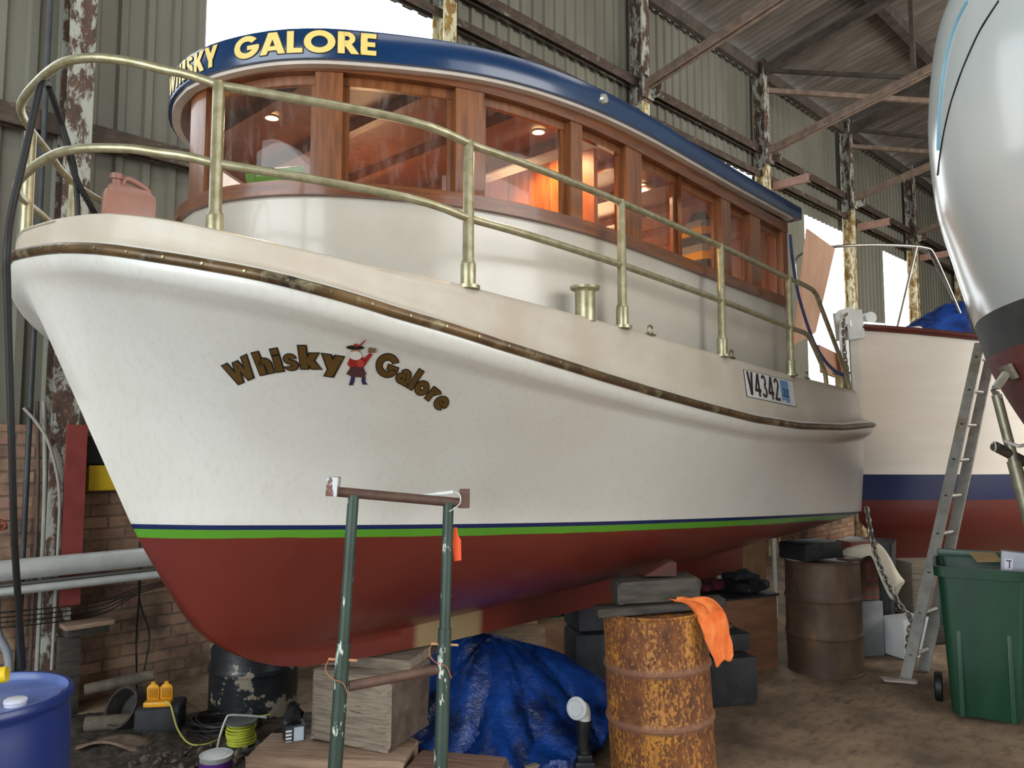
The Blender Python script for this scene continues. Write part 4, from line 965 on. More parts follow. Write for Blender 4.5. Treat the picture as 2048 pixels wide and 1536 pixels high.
# orange rag
rg = MB(); rows = []; x0 = D1.x + .08
path = cr([Vector((x0 + .0, D1.y - .17, .968)), Vector((x0 + .06, D1.y - .21, .972)), Vector((x0 + .12, D1.y - .235, .955)), Vector((x0 + .17, D1.y - .25, .90)), Vector((x0 + .195, D1.y - .27, .84)), Vector((x0 + .20, D1.y - .275, .78)), Vector((x0 + .215, D1.y - .28, .72)), Vector((x0 + .235, D1.y - .28, .675))], 4)
for i, p in enumerate(path):
    f = i / (len(path) - 1); w = .045 + .03 * math.sin(f * 3) ; r = []
    for k in range(13):
        t = k / 12 - .5; a = Vector((.7, -.5 if f < .4 else .1, .25)).normalized()
        r.append(p + a * (t * 2 * w) + Vector((0, -.012 * math.cos(t * 14 + i * .5) - .01, .012 * math.sin(t * 11 + f * 9))) + Vector((0, 0, -.02 * abs(t) if f > .95 else 0)))
    rows.append(r)
rg.grid(rows); o = rg.obj('cleaning_rag', ORANGE, auto=180); sm = o.modifiers.new('s', 'SOLIDIFY'); sm.thickness = .006; tag(o, 'bright orange rag draped over the rim of the rusty yellow drum', 'rag')
# brown drum at the stern
D2 = Vector((2.53, 6.36, 0)); d2 = drum((D2.x, D2.y, 0), DRUMBR, 'plain brown rusted drum standing upright below the stern', ry=-.6, dent=.003)
blk('timber_block', (D2.x - .10, D2.y - .02, .955), (.46, .26, .13), 30, BLACKW, 'black timber block on the brown drum under the stern', 'block', bev=.015)
blk('wooden_wedge', (D2.x + .17, D2.y - .12, .892), (.16, .12, .02), 25, BROWNST, 'thin brown packing piece on the rim of the brown drum', 'wedge', bev=.004, jit=0)
# black mud smeared drum
c = gp(503, 1448); d3 = drum((c.x - .08, c.y + .27, 0), DRUMBK, 'black drum smeared with dried mud under the bow by the brick wall', dent=.005)
d3.scale = (1, 1, 1)
# blue plastic drum
bdm = empty('plastic_drum', (-1.925, 2.86, 0), 0, 'blue plastic drum with pale scuffed lid at the lower left corner', 'drum')
mb = MB(); R0 = .3; mb.lathe([(0, 0), (.27, 0), (.285, .02), (.29, .1), (.295, .3), (.297, .6), (.292, .8), (.285, .845), (.287, .86), (.297, .868), (.3, .885), (.293, .9), (.28, .9)], 64); mb.obj('drum_body', BLUEPL, bdm, auto=50)
mb = MB(); mb.lathe([(.281, .9), (.274, .893), (.27, .872), (.262, .868), (0, .87)], 64)
mb.prism([(.262 * math.cos(a), .262 * math.sin(a)) for a in np.linspace(-.9, .55, 16)] + [(.05, .1), (-.02, -.02)], Matrix.Identity(4), .868, .888); mb.obj('drum_lid', BLUELID, bdm, auto=40)
mb = MB(); mb.lathe([(.0, .912), (.03, .912), (.036, .908), (.037, .9), (.034, .897), (.034, .885), (.04, .883), (.04, .87)], 28, Matrix.Translation((.178, -.075, 0))); mb.obj('bung_cap', mat('white blue cap', 'c9c9cf', 'b3b7cc', scale=8, rough=.5), bdm)
t_ = MB(); a = Vector((-.02, 0, 0)); t_.tube(cr([(-.25, 0, .0), (-.1, 0, .0), (.02, 0, .004), (.06, 0, .01), (.10, 0, .012)], 4), [.02] * 11 + [.023, .027, .03, .031, .031, .03][:6] if False else [.021, .021, .021, .021, .021, .021, .021, .021, .022, .024, .026, .028, .029, .03, .03, .03, .028][:17], 14)
o = t_.obj('torch', YEL, auto=60); o.location = (-1.99, 2.94, .922); o.rotation_euler = (0, math.radians(-5), math.radians(14)); tag(o, 'yellow plastic torch handle lying on the lid of the blue drum', 'torch')
# keel timbers
KA = math.degrees(BA)
kb = px(742, 1400, 4.0)
blk('timber_block', (kb.x - .03, 4.2, .465), (.47, .44, .36), -21, TIMBER, 'large weathered grey timber block carrying the forward keel', 'block', bev=.03, jit=.01, end=ENDGR)
blk('timber_block', (kb.x - .02, 4.24, .675), (.52, .30, .055), -14, TIMBER, 'thin grey timber slab between big block and keel', 'block', bev=.01)
blk('timber_baulk', (-.90, 4.03, .14), (.80, .34, .275), -6, TIMBER2, 'pinkish brown timber beam on the floor under the big block, its left end in view', 'beam', bev=.03, jit=.01)
blk('timber_baulk', (-.27, 3.86, .13), (.46, .3, .255), -12, mat('reddish timber', '6b4f42', '8f6f5d', scale=4, stretch=(1, 10, 10), rough=.9, bump=.6, bscale=6), 'reddish brown beam with a dark end by the right trestle leg', 'beam', bev=.025, jit=.008, end=ENDGR)
# boards on the floor
for (x, y, l, w, rz, lb) in ((1010, 1512, .5, .26, -25, 'thin grey board lying flat on the floor beside the blue tarpaulin'), (1090, 1530, .3, .16, 20, 'small scrap board on the floor nearest the rusty drum')):
    c = gp(x, y); blk('floor_board', (c.x, c.y, .03), (l, w, .018), rz, TIMBER, lb, 'board', bev=.002, jit=.002)
# blue tarpaulin heap
tb = MB(); n = 80; rows = []
cx0, cy0 = -.02, 5.0
def th(x, y):
    r = math.hypot((x + .02) / .72, y / .62); ridge = .56 * math.exp(-((x + .15) / .48) ** 2 - (y / .42) ** 2) + .28 * math.exp(-((x - .45) / .4) ** 2 - ((y - .1) / .35) ** 2) + .16 * math.exp(-((x + .45) / .25) ** 2 - ((y + .1) / .3) ** 2)
    a = math.atan2(y, x + .1); f = .10 * (abs(math.sin(4.5 * a + 2.2 * r)) ** .6 - .6) * min(1, r * 1.3) + .045 * (abs(math.sin(8.3 * a - 3 * r + 1)) - .5) * min(1, r)
    return max(0.006, ridge * (1 if r < 1 else max(0, 1.6 - r) / .6) + f * (ridge > .04) - .015)
for i in range(n + 1):
    r = []
    for k in range(n + 1):
        x = -.8 + 1.75 * i / n; y = -.7 + 1.3 * k / n; r.append(Vector((x, y, th(x, y))))
    rows.append(r)
tb.grid(rows); bmesh.ops.delete(tb.b, geom=[v for v in tb.b.verts if math.hypot((v.co.x - .05) / .86, v.co.y / .66) > 1.03 + .06 * math.sin(7 * math.atan2(v.co.y, v.co.x)) or math.hypot(v.co.x - .02 - D1.x, v.co.y + 4.98 - D1.y) < .345 or math.hypot(v.co.x - .02 - .33, v.co.y + 4.98 - 4.15) < .16 or (v.co.x > .40 and v.co.y > .50)], context='VERTS')
o = tb.obj('tarpaulin_heap', TARP, auto=28); o.location = (-.02, 4.98, 0); sm = o.modifiers.new('s', 'SOLIDIFY'); sm.thickness = .004; tag(o, 'crumpled blue tarpaulin heaped over something under the keel', 'tarpaulin')
# clear plastic bag
pb = MB(); pb.lathe([(0, 0), (.09, 0), (.11, .03), (.1, .08), (.07, .13), (.03, .15), (0, .15)], 18)
for v in pb.b.verts: v.co += Vector([random.uniform(-.012, .012) for _ in range(3)])
for v in pb.b.verts: v.co.z = max(v.co.z, 0)
o = pb.obj('plastic_bag', mat('crumpled clear plastic', '5e6064', '9a9ca0', scale=14, rough=.25, lo=.45, hi=.6), auto=20); c = gp(1062, 1488); o.location = (c.x - .02, c.y + .06, .003); tag(o, 'crumpled grey plastic bag at the foot of the blue tarpaulin', 'bag')
# upright sander standing on its battery
c = gp(1168, 1536); sd = empty('power_sander', (c.x, c.y - .02, 0), 0, 'black and silver power tool standing upright beside the rusty drum', 'power tool')
mb = MB(); mb.box((0, 0, .03), (.11, .12, .06), bev=.015); mb.box((0, 0, .075), (.085, .1, .04), bev=.012); mb.obj('battery', mat('black tool plastic', '101113', '1d1f22', rough=.45), sd)
mb = MB(); mb.tube(cr([(0, 0, .08), (-.005, 0, .13), (-.004, .0, .2), (-.0, 0, .27)], 4), [.042, .036, .034, .034, .034, .034, .034, .036, .038, .04, .041, .042, .042][:13], 16); mb.obj('handle', MATS['black tool plastic'], sd)
mb = MB(); mb.tube(cr([(0, 0, .26), (0, 0, .30), (-.008, -.01, .335), (-.03, -.03, .35)], 4), .038, 16); mb.obj('gear_head', GALV, sd, auto=60)
mb = MB(); Rm = Matrix.Translation((-.045, -.045, .345)) @ Vector((-.5, -.8, .2)).to_track_quat('Z', 'Y').to_matrix().to_4x4(); mb.lathe([(0, -.008), (.058, -.008), (.062, 0), (.058, .006), (.045, .008), (.04, .003), (0, .003)], 32, Rm); mb.obj('sanding_disc', mat('pale disc', '9ea0a3', 'b5b7b9', rough=.5), sd)
# green pipe trestle
def togr(p, q):
    d = q - p; t = -p.z / d.z; return p + d * t
TL, TR = px(707, 990, 2.98), px(897, 1004, 3.12); BL_, BR_ = togr(TL, px(676, 1450, 2.93)), togr(TR, px(884, 1450, 3.05))
ts = empty('pipe_trestle', ((BL_.x + BR_.x) / 2, (BL_.y + BR_.y) / 2, 0), 0, 'chipped green pipe trestle with brown crossbars standing against the hull', 'trestle')
o0 = ts.location.copy(); sb = lambda p: Vector(p) - Vector(o0)
for tp_, bt_ in ((TL, BL_), (TR, BR_)):
    k = tp_.lerp(bt_, .34 if tp_ is TL else .31)
    mb = MB(); mb.tube([sb(tp_), sb(k.lerp(bt_, .05))], .0215, 20); lg = mb.obj('upper_leg', GREENST, ts, auto=60)
    mb = MB(); mb.tube([sb(k), sb(bt_)], .0265, 20); mb.obj('lower_leg', GREENST, ts, auto=60)
    for f in (.45, .75):
        p = tp_.lerp(k, f); mb = MB(); mb.tube([sb(p + Vector((.0215, -.002, 0))), sb(p + Vector((.0225, -.003, 0)))], .006, 10); mb.obj('pin_hole', BLACK, lg)
    p = k + (bt_ - k).normalized() * .06
    mb = MB(); mb.tube([sb(p + Vector((-.05, -.01, .004))), sb(p + Vector((.055, .0, -.004)))], .005, 8); mb.obj('locking_pin', mat('rusty pin', '9a6a4c', 'b98a66', rough=.6, scale=20), ts)
    mb = MB(); mb.tube(cr([sb(p + Vector((-.05, -.01, .0))), sb(p + Vector((-.056, -.03, -.03))), sb(p + Vector((-.03, -.035, -.06))), sb(p + Vector((.01, -.034, -.075))), sb(p + Vector((.03, -.03, -.12)))], 5), .0018, 6); mb.obj('pin_wire', mat('orange wire', 'a5643f', rough=.6), ts)
ax_ = (TR - TL).normalized(); A = TL - ax_ * .07 + Vector((0, 0, .008)); Bq = TR + ax_ * .055 + Vector((0, 0, -.0))
mb = MB(); mb.tube([sb(A), sb(Bq)], .019, 20); cb = mb.obj('crossbar', BROWNST, ts, auto=60)
mb = MB(); mb.box(sb(A + Vector((-.005, -.012, .02))), (.042, .055, .072), Matrix.Rotation(.05, 3, 'Y'), bev=.002); mb.obj('end_plate', peel_mat('white flecked brown plate', 'c3c9cc', '5e3c33', '7a5347', .5, .53, 16), ts)
mb = MB(); mb.box(sb(Bq + Vector((.012, 0, .018))), (.04, .05, .075), bev=.002); mb.obj('end_plate', BROWNST, ts)
l1, l2 = TL.lerp(BL_, .44), TR.lerp(BR_, .405); mb = MB(); mb.tube([sb(l1.lerp(l2, .08)), sb(l1.lerp(l2, .94))], [.019, .019], 18); mb.obj('crossbar', BROWNST, ts, auto=60)
# things on the trestle
p = TR + ax_ * .022 + Vector((0, -.03, 0))
ro = empty('paint_roller', p + Vector((-.03, 0, .03)), 0, 'white paint roller handle lying on the trestle crossbar', 'roller')
mb = MB(); mb.tube([(-.10, .03, -.005), (.03, .01, .012)], .008, 10); mb.obj('handle', WHITEPL, ro)
mb = MB(); mb.tube(cr([(.03, .01, .01), (.055, -.005, .005), (.058, -.005, -.03), (.03, -.0, -.055), (.01, 0.0, -.065)], 4), .0022, 8); mb.obj('frame_wire', GALV, ro)
p = px(911, 1055, 3.14); ot = MB(); prof_ = [(-.006, .0), (.006, 0), (.01, -.03), (.022, -.05), (.024, -.13), (-.004, -.134), (-.012, -.06), (-.008, -.03)]
Mx = Matrix.Translation(p) @ Matrix.Rotation(PI / 2, 4, 'X'); ot.prism([(x, y) for x, y in prof_], Mx, -.003, .003); o = ot.obj('plastic_tag', mat('fluorescent orange plastic', 'ff5a2a', 'ff6a38', rough=.5)); tag(o, 'bright orange plastic tag hanging from the right trestle leg', 'tag')
# green wheelie bin
bn = empty('wheelie_bin', (3.17, 5.3, 0), math.radians(-29), 'dark green wheelie bin standing in front of the aluminium ladder at right', 'wheelie bin')
def rrect(w, d, r, z, n=5):
    P = []
    for sx, sy, a0 in ((1, 1, 0), (-1, 1, 90), (-1, -1, 180), (1, -1, 270)):
        for k in range(n): a = math.radians(a0 + 90 * k / (n - 1)); P.append(Vector((sx * (w / 2 - r) + r * math.cos(a), sy * (d / 2 - r) + r * math.sin(a), z)))
    return P
mb = MB(); rows = []
for z, w, d in ((.03, .42, .42), (.05, .44, .44), (.4, .48, .50), (.8, .53, .56), (.93, .55, .58), (.935, .60, .64), (1.0, .61, .65), (1.0, .57, .61), (.95, .55, .58), (.3, .46, .48), (.1, .42, .42)): rows.append(rrect(w * .9, d * .92, .055, z))
mb.grid(rows, closed=True); mb.b.faces.new([mb.b.verts.new(v) for v in rows[0]]); mb.b.faces.new([mb.b.verts.new(v) for v in rows[-1]])
for sx in (-.14, .14): mb.box((sx, -.238, .47), (.03, .02, .85), Matrix.Rotation(-.045, 3, 'X'), bev=.005)
mb.obj('bin_body', GREENPL, bn, auto=35)
mb = MB(); mb.box((0, .30, 1.02), (.5, .04, .06), bev=.012); mb.tube([(-.22, .37, 1.03), (.22, .37, 1.03)], .014, 10); mb.obj('handle', GREENPL, bn)
mb = MB(); R_ = rrect(.57, .62, .06, 0); mb.box((0, .34, .75), (.5, .02, .5), Matrix.Rotation(-.05, 3, 'X'), bev=.005); mb.obj('lid', GREENPL, bn)
for sx in (-1, 1):
    mb = MB(); mb.lathe([(0, -.025), (.09, -.025), (.1, -.018), (.1, .018), (.09, .025), (0, .025)], 28, Matrix.Translation((sx * .275, .18, .1)) @ Matrix.Rotation(PI / 2, 4, 'Y')); mb.obj('wheel', BLACK, bn)
o = blk('cardboard_box', (3.30, 5.14, 1.02), (.14, .09, .16), -28, mat('grey white printed box', 'b9bcc4', 'a1a3ad', scale=6, rough=.6), 'small grey and white box sticking out of the green wheelie bin', 'box', bev=.002, jit=0, ry=4)
mb = MB(); mb.box((-.03, -.0465, .0), (.045, .002, .07)); q_ = mb.obj('printed_label', mat('label mauve', 'd9d3dd', rough=.5), o)
mb = MB(); mb.box((-.03, -.0478, .022), (.03, .002, .008)); mb.box((-.025, -.0478, -.003), (.007, .002, .045)); mb.obj('printed_mark', mat('label ink purple', '3a2350', rough=.5), o)
o = blk('cardboard_flap', (3.22, 5.30, 1.04), (.16, .1, .012), -5, mat('tan card', 'a2855c', 'b3966b', rough=.85), 'torn brown cardboard flap poking out of the green wheelie bin', 'cardboard', rx=25, bev=.001, jit=.003)
# ladder
lf, lr = gp(1812, 1362), None; lf.z = 0; lr = lf + Vector((.262, .238, 0)); run = Vector((1.07, .72, 2.46))
ld = empty('aluminium_ladder', (lf.x, lf.y, 0), 0, 'scuffed aluminium ladder leaning toward the white yacht behind the green bin', 'ladder')
ll = lambda p: Vector(p) - Vector(ld.location)
for st in (lf, lr):
    mb = MB(); w = (lr - lf).normalized(); mb.bar(ll(st + Vector((0, 0, .01))), ll(st + run * 1.1), .082, .026, up=w.cross(run).cross(run) * -1); 
    s_ = mb.obj('stile', ALU, ld)
w = (lr - lf)
nr = 9
for k in range(nr):
    f = .07 + .122 * k; a = lf + run * f
    mb = MB(); mb.tube([ll(a - w * .02), ll(a + w * 1.02)], .017, 10); mb.obj('rung', ALU, ld)
    mb = MB(); n_ = -w.normalized(); c = ll(a) + n_ * .0145; mb.lathe([(0, .0012), (.014, .001), (.016, 0)], 14, Matrix.Translation(c) @ n_.to_track_quat('Z', 'Y').to_matrix().to_4x4()); mb.obj('rung_end', BLACK, ld)
blk('dusty_rag', (lf.x - .07, lf.y - .03, .015), (.24, .09, .024), -10, mat('dirty pale rag', 'a2938a', 'b9aaa0', scale=10, rough=.95), 'flattened dusty pale rag on the concrete at the ladder foot', 'rag', jit=.008)
# dark wheelie cart with a red crate and a cloth
cb_ = gp(1748, 1305); ct = empty('dark_wheelie_bin', (cb_.x + .12, cb_.y + .28, 0), math.radians(-30), 'black wheelie bin tilted behind the stern, draped with cloth', 'wheelie bin')
mb = MB(); mb.grid([rrect(.34, .40, .03, .02), rrect(.38, .46, .03, .45), rrect(.42, .5, .03, .93)], closed=True); mb.b.faces.new([mb.b.verts.new(v) for v in rrect(.42, .5, .03, .93)]); mb.obj('bin_body', mat('black bin plastic', '14181a', '22272a', rough=.5, scale=5), ct, auto=35)
for sx in (-1, 1):
    mb = MB(); mb.lathe([(0, -.02), (.09, -.02), (.1, -.014), (.1, .014), (.09, .02), (0, .02)], 24, Matrix.Translation((sx * .2 + .1, -.12, .1)) @ Matrix.Rotation(PI / 2, 4, 'Y')); mb.obj('wheel', BLACK, ct)
q = px(1718, 1165, 6.8)
cr_ = MB(); cr_.box((0, 0, 0), (.27, .2, .5), bev=.008)
def crate_mat():
    m = bpy.data.materials.new('red crate lattice'); m.use_nodes = True; t = NT(m); b = t.n('ShaderNodeTexBrick'); tc = t.n('ShaderNodeTexCoord'); sx = t.n('ShaderNodeSeparateXYZ'); cx = t.n('ShaderNodeCombineXYZ')
    t.l(tc.outputs['Object'], sx.inputs[0]); t.l(t.math('ADD', sx.outputs[0], sx.outputs[1]), cx.inputs[0]); t.l(sx.outputs[2], cx.inputs[1]); t.l(cx.outputs[0], b.inputs[0])
    b.inputs['Scale'].default_value = 1; b.inputs['Brick Width'].default_value = .045; b.inputs['Row Height'].default_value = .075; b.inputs['Mortar Size'].default_value = .006; b.offset = 0
    b.inputs['Color1'].default_value = lin('6e5b50'); b.inputs['Color2'].default_value = lin('4a4541'); b.inputs['Mortar'].default_value = lin('8a3a2a'); t.base(b.outputs[0]); t.p.inputs['Roughness'].default_value = .6; return m
o = cr_.obj('plastic_crate', crate_mat()); o.location = (q.x, q.y + .02, q.z - .05); o.rotation_euler = (0, 0, math.radians(12)); tag(o, 'reddish slatted plastic crate standing beside the black wheelie bin', 'crate')
o.location.z = .72
blk('storage_tub', (q.x, q.y + .02, .235), (.3, .24, .46), 12, GREY, 'grey tub under the red slatted crate behind the brown drum', 'tub', bev=.01, jit=0)
cl_ = MB(); rows = []
A0 = [px(1688, 1112, 6.55), px(1700, 1090, 6.7), px(1730, 1080, 6.8), px(1765, 1088, 6.8), px(1785, 1112, 6.75), px(1800, 1140, 6.7), px(1812, 1160, 6.7)]
A1 = [px(1690, 1118, 6.5), px(1708, 1112, 6.5), px(1738, 1102, 6.55), px(1762, 1110, 6.5), px(1778, 1150, 6.5), px(1790, 1175, 6.5), px(1808, 1165, 6.55)]
A2 = [px(1690, 1122, 6.48), px(1715, 1118, 6.46), px(1742, 1110, 6.46), px(1755, 1138, 6.44), px(1768, 1170, 6.44), px(1786, 1200, 6.46), px(1800, 1172, 6.5)]
Ab = [p + Vector((.1, .35, -.03)) for p in A0]
rows = [cr(r, 5) for r in (Ab, A0, A1, A2)]
cl_.grid(rows); o = cl_.obj('canvas_cloth', CLOTHW, auto=180); ss_ = o.modifiers.new('ss', 'SUBSURF'); ss_.levels = 2; ss_.render_levels = 2; sm = o.modifiers.new('s', 'SOLIDIFY'); sm.thickness = .008
tag(o, 'cream canvas cloth thrown over the crate and black bin behind the stern', 'cloth')
# chain hanging from the stern
hc = MB(); chain(hc, [px(1733, 1016, 6.45), px(1741, 1060, 6.42), px(1752, 1110, 6.4), px(1775, 1165, 6.38), px(1800, 1210, 6.35), px(1822, 1238, 6.35), px(1818, 1268, 6.35), px(1816, 1300, 6.4)], .0075, .052)
tag(hc.obj('steel_chain', CHAINM, auto=60), 'long galvanised chain hanging from the stern down to the floor near the ladder', 'chain')
c = gp(1840, 1308); cp_ = MB(); pts = [Vector((c.x + .22 * math.cos(i * .9) * (.5 + .5 * math.sin(i * .37)), c.y + .3 + .15 * math.sin(i * 1.1), .02 + .05 * abs(math.sin(i * .6)))) for i in range(16)]
chain(cp_, pts, .008, .06); tag(cp_.obj('chain_pile', CHAINM), 'tangled pile of chain on the floor behind the ladder foot', 'chain')
# yacht support timbers and white trailer part behind the bin
bb = px(1850, 1200, 8.0)
blk('cradle_timber', (bb.x - .22, 7.3, .5), (.75, .3, .46), 6, TIMBER, 'big grey brown timber before the white yacht, behind the ladder', 'timber', bev=.02)
blk('cradle_timber', (bb.x - .2, 7.3, .13), (.85, .34, .26), 6, DARKW, 'low dark timber on the floor carrying the big grey timber', 'timber', bev=.02)
c = px(1815, 1255, 6.75); blk('white_container', (c.x, c.y, .17), (.32, .22, .33), 20, WHITEPL, 'white plastic container low on the floor right of the black bin', 'container', jit=0)
c = px(1880, 1350, 9.5); blk('scrap_heap', (4.75, 6.6, .1), (.7, .4, .2), 25, mat('rusty scrap', '5a3f2a', '8a6a48', scale=9, rough=.9), 'low heap of rusty scrap metal past the green bin at the right edge', 'scrap heap', jit=.05)
# chipboard cabinet with folded blankets
c = gp(1508, 1350); cb3 = empty('chipboard_cabinet', (c.x - .12, c.y + .26, 0), math.radians(26), 'open chipboard cabinet beside the brown drum, blankets on its top', 'cabinet')
mb = MB(); mb.box((0, 0, .29), (.62, .46, .58), bev=.004); mb.obj('carcass', CARD, cb3)
mb = MB(); mb.box((-.02, -.01, .59), (.66, .5, .018), bev=.003); mb.obj('top_panel', BLACKW, cb3)
def blanket(c, d, rz, m, label, seedv):
    mb = MB(); mb.box((0, 0, 0), d, bev=min(d) * .4); bmesh.ops.subdivide_edges(mb.b, edges=mb.b.edges[:], cuts=3, use_grid_fill=True)
    for v in mb.b.verts: v.co += Vector((.008 * math.sin(v.co.y * 40 + seedv), .008 * math.sin(v.co.x * 30 + seedv), .014 * math.sin(v.co.x * 17 + v.co.y * 23 + seedv)))
    o = mb.obj('folded_blanket', m, auto=60); o.location = c; o.rotation_euler = (0, 0, math.radians(rz)); return tag(o, label, 'blanket', None)
bx = cb3.location
blanket((bx.x + .12, bx.y - .03, .655), (.34, .26, .07), 30, mat('dark checked blanket', '14161a', '4a4c50', scale=9, rough=.95, lo=.55, hi=.62), 'black and grey blanket folded on the chipboard cabinet', 1)
blanket((bx.x - .16, bx.y + .05, .65), (.30, .28, .06), 15, mat('maroon tartan blanket', '3a141c', '6a2430', scale=8, rough=.95, lo=.45, hi=.6), 'maroon tartan blanket folded at the left of the cabinet top', 2)
blanket((bx.x + .10, bx.y - .02, .73), (.26, .2, .05), 22, mat('charcoal blanket', '202226', '33363b', scale=9, rough=.95), 'charcoal blanket topmost of the pile on the cabinet', 4)
# black timber blocks
c = gp(1455, 1416); blk('tarred_block', (c.x + .02, c.y + .2, .165), (.37, .36, .33), 14, BLACKW, 'large tarred black block on the floor right of the rusty drum', 'block', bev=.04)
blk('tarred_block', (c.x + .02, c.y + .26, .40), (.36, .26, .125), 18, BLACKW, 'smaller tarred block lying on the large black one', 'block', bev=.02)
blk('timber_offcut', (c.x - .02, c.y + .27, .485), (.3, .08, .035), 22, BROWNST, 'short brown offcut on top of the tarred blocks', 'offcut', bev=.004)
c = gp(1165, 1398); 
blk('tarred_block', (.62, 5.75, .24), (.42, .36, .45), 10, BLACKW, 'tall black block behind the left side of the rusty drum', 'block', bev=.03)
blk('tarred_block', (.62, 5.75, .57), (.40, .34, .18), 14, BLACKW, 'black block stacked on the tall one behind the rusty drum', 'block', bev=.025)
# clutter far under the hull
def farbox(name, x, y, D, d, rz, m, label, cat, **k):
    p = px(x, y, D); return blk(name, (p.x, p.y, d[2] / 2 + k.pop('z', 0)), d, rz, m, label, cat, jit=0, bev=k.pop('bev', .006))
farbox('cardboard_box', 1150, 1300, 6.6, (.4, .3, .3), 35, CARD, 'brown cardboard box leaning between blue tarpaulin and black blocks', 'box')
farbox('green_bag', 1100, 1262, 8.3, (.2, .2, .5), 5, mat('dark green bag', '0e3a2c', '174c3b', rough=.6), 'dark green shopping bag far under the keel', 'bag')
farbox('plastic_tub', 1153, 1262, 8.4, (.3, .25, .38), 10, WHITEPL, 'white plastic tub far under the keel, right of the green bag', 'tub')
farbox('white_cup', 1148, 1240, 8.4, (.1, .1, .16), 10, WHITEPL, 'white beaker on the far white tub', 'cup', z=.38)
farbox('rubble_sack', 1080, 1270, 8.6, (.26, .2, .42), -10, mat('dark sack', '2b2e2c', '3d403c', rough=.9), 'dark sack far under the keel, left of the green bag', 'sack')
farbox('cardboard_box', 1045, 1272, 8.0, (.3, .2, .34), 0, mat('tan carton', '8f7658', 'a38a6b', rough=.85), 'tan carton farthest under the keel behind the tarpaulin', 'box')
farbox('chipboard_sheet', 1510, 1165, 8.8, (.3, .04, 1.1), 25, mat('tan panel', '8a6b4e', '9d7d5d', rough=.8), 'upright tan panel far behind the cabinet under the stern', 'panel')
farbox('folding_chair', 1480, 1180, 9.2, (.4, .3, .95), 20, mat('pale folded chair', 'b7b0a3', 'cfc9bd', rough=.6), 'pale folded chair far behind the cabinet under the stern', 'chair')
farbox('white_post', 1550, 1160, 8.2, (.035, .035, 1.25), 0, WHITEPL, 'thin white post behind the brown drum', 'post')

# ------------------------------------------------------------------ left corner by the wall
PW = lambda x, y, z: WM @ Vector((x, y, z))
def wtube(name, pts, r, m, label, cat, seg=14, group=None):
    return tag(MB().tube([PW(*p) for p in pts], r, seg).obj(name, m, auto=60), label, cat, group)
wtube('ventilation_pipe', [(-3, -.24, 1.0), (6, -.24, 1.0)], .068, GALV, 'fat silver pipe running along the brick wall behind the bow', 'pipe', 24)
wtube('wall_pipe', [(-3, -.26, .87), (6, -.26, .87)], .028, GALV, 'thinner pale pipe just below the fat silver pipe', 'pipe')
wtube('wall_cable', [(-3, -.22, .9), (6, -.22, .915)], .012, mat('grey cable', '6b6864', rough=.7), 'grey cable strapped between the two wall pipes', 'cable', 8)
o = MB().box((0, 0, 0), (9, .03, .03)).obj('conduit_ledge', mat('grey ledge', '6f6a62', '5b564e', rough=.8)); o.matrix_world = WM @ Matrix.Translation((1.5, .09, 1.42)); tag(o, 'thin grey horizontal ledge across the brick wall', 'ledge')
for k, (x, r, z1, m, lb) in enumerate(((-.20, .018, 6, 'dark', 'dark conduit running full height left of the peeling column'), (-.13, .012, 2.1, 'brown', 'slim brown conduit beside the peeling column foot'), (-.09, .016, 2.1, 'pale', 'pale grey conduit nearest the red column cover'), (-.31, .026, .55, 'plastic', 'short pale grey plastic pipe low on the brick wall'))):
    mm = {'dark': mat('dark conduit', '2f3236', '43474a', rough=.6), 'brown': mat('brown conduit', '4c3d36', '5e4c43', rough=.7), 'pale': mat('pale conduit', '8a8880', '9c9a92', rough=.6), 'plastic': mat('plastic pipe', '848a92', '9aa0a7', rough=.5)}[m]
    if k == 3: pts = [(-.34, -.02, .9), (-.33, -.04, .6), (-.26, -.05, .4), (-.24, -.05, 0.0)]
    else: pts = [(x, -.02 - .01 * k, 0.0), (x, -.02 - .01 * k, 1.4), (x + (.0 if k == 0 else -.03), -.02, z1)]
    wtube('conduit', [tuple(v) for v in cr(pts, 5)], r, mm, lb, 'conduit', 10)
wtube('bent_cable', [tuple(v) for v in cr([(-.24, -.03, 2.05), (-.17, -.08, 1.95), (-.1, -.13, 1.8), (-.03, -.135, 1.5), (-.02, -.135, 1.1), (-.025, -.135, .3)], 6)], .011, mat('pale bent cable', '96928a', rough=.7), 'pale cable curving out from the sheeting down the column', 'cable', 8)
for i in range(4):
    wtube('thin_wire', [tuple(v) for v in cr([(-.5, -.2 - .01 * i, .74 - .03 * i), (.2, -.21, .72 - .03 * i), (.6, -.2, .80 - .012 * i), (1.5, -.2, .84 - .01 * i)], 6)], .004, BLACK, ['topmost of four thin black wires sagging below the wall pipes', 'second of four thin black wires sagging below the wall pipes', 'third of four thin black wires sagging below the wall pipes', 'lowest of four thin black wires sagging below the wall pipes'][i], 'wire', 6, 'wires below the wall pipes')
wtube('black_cable', [tuple(v) for v in cr([(.52, -.1, 1.1), (.53, -.08, .75), (.56, -.07, .6), (.62, -.07, .42), (.60, -.07, .2), (.56, -.07, .02)], 6)], .006, BLACK, 'black cable hanging down the bricks behind the stem', 'cable', 6)
wtube('black_cable', [tuple(v) for v in cr([(.55, -.1, 1.1), (.54, -.08, .8), (.53, -.07, .4), (.55, -.07, .02)], 6)], .006, BLACK, 'straighter black cable beside the bent one on the bricks', 'cable', 6)
def wbox(name, c, d, m, label, cat, bev=.004):
    o = MB().box((0, 0, 0), d, bev=bev).obj(name, m); o.matrix_world = WM @ Matrix.Translation(c); return tag(o, label, cat)
wbox('switch_box', (.30, .035, 1.565), (.24, .14, .18), YEL, 'yellow metal switch box on the brick wall behind the stem', 'switch box')
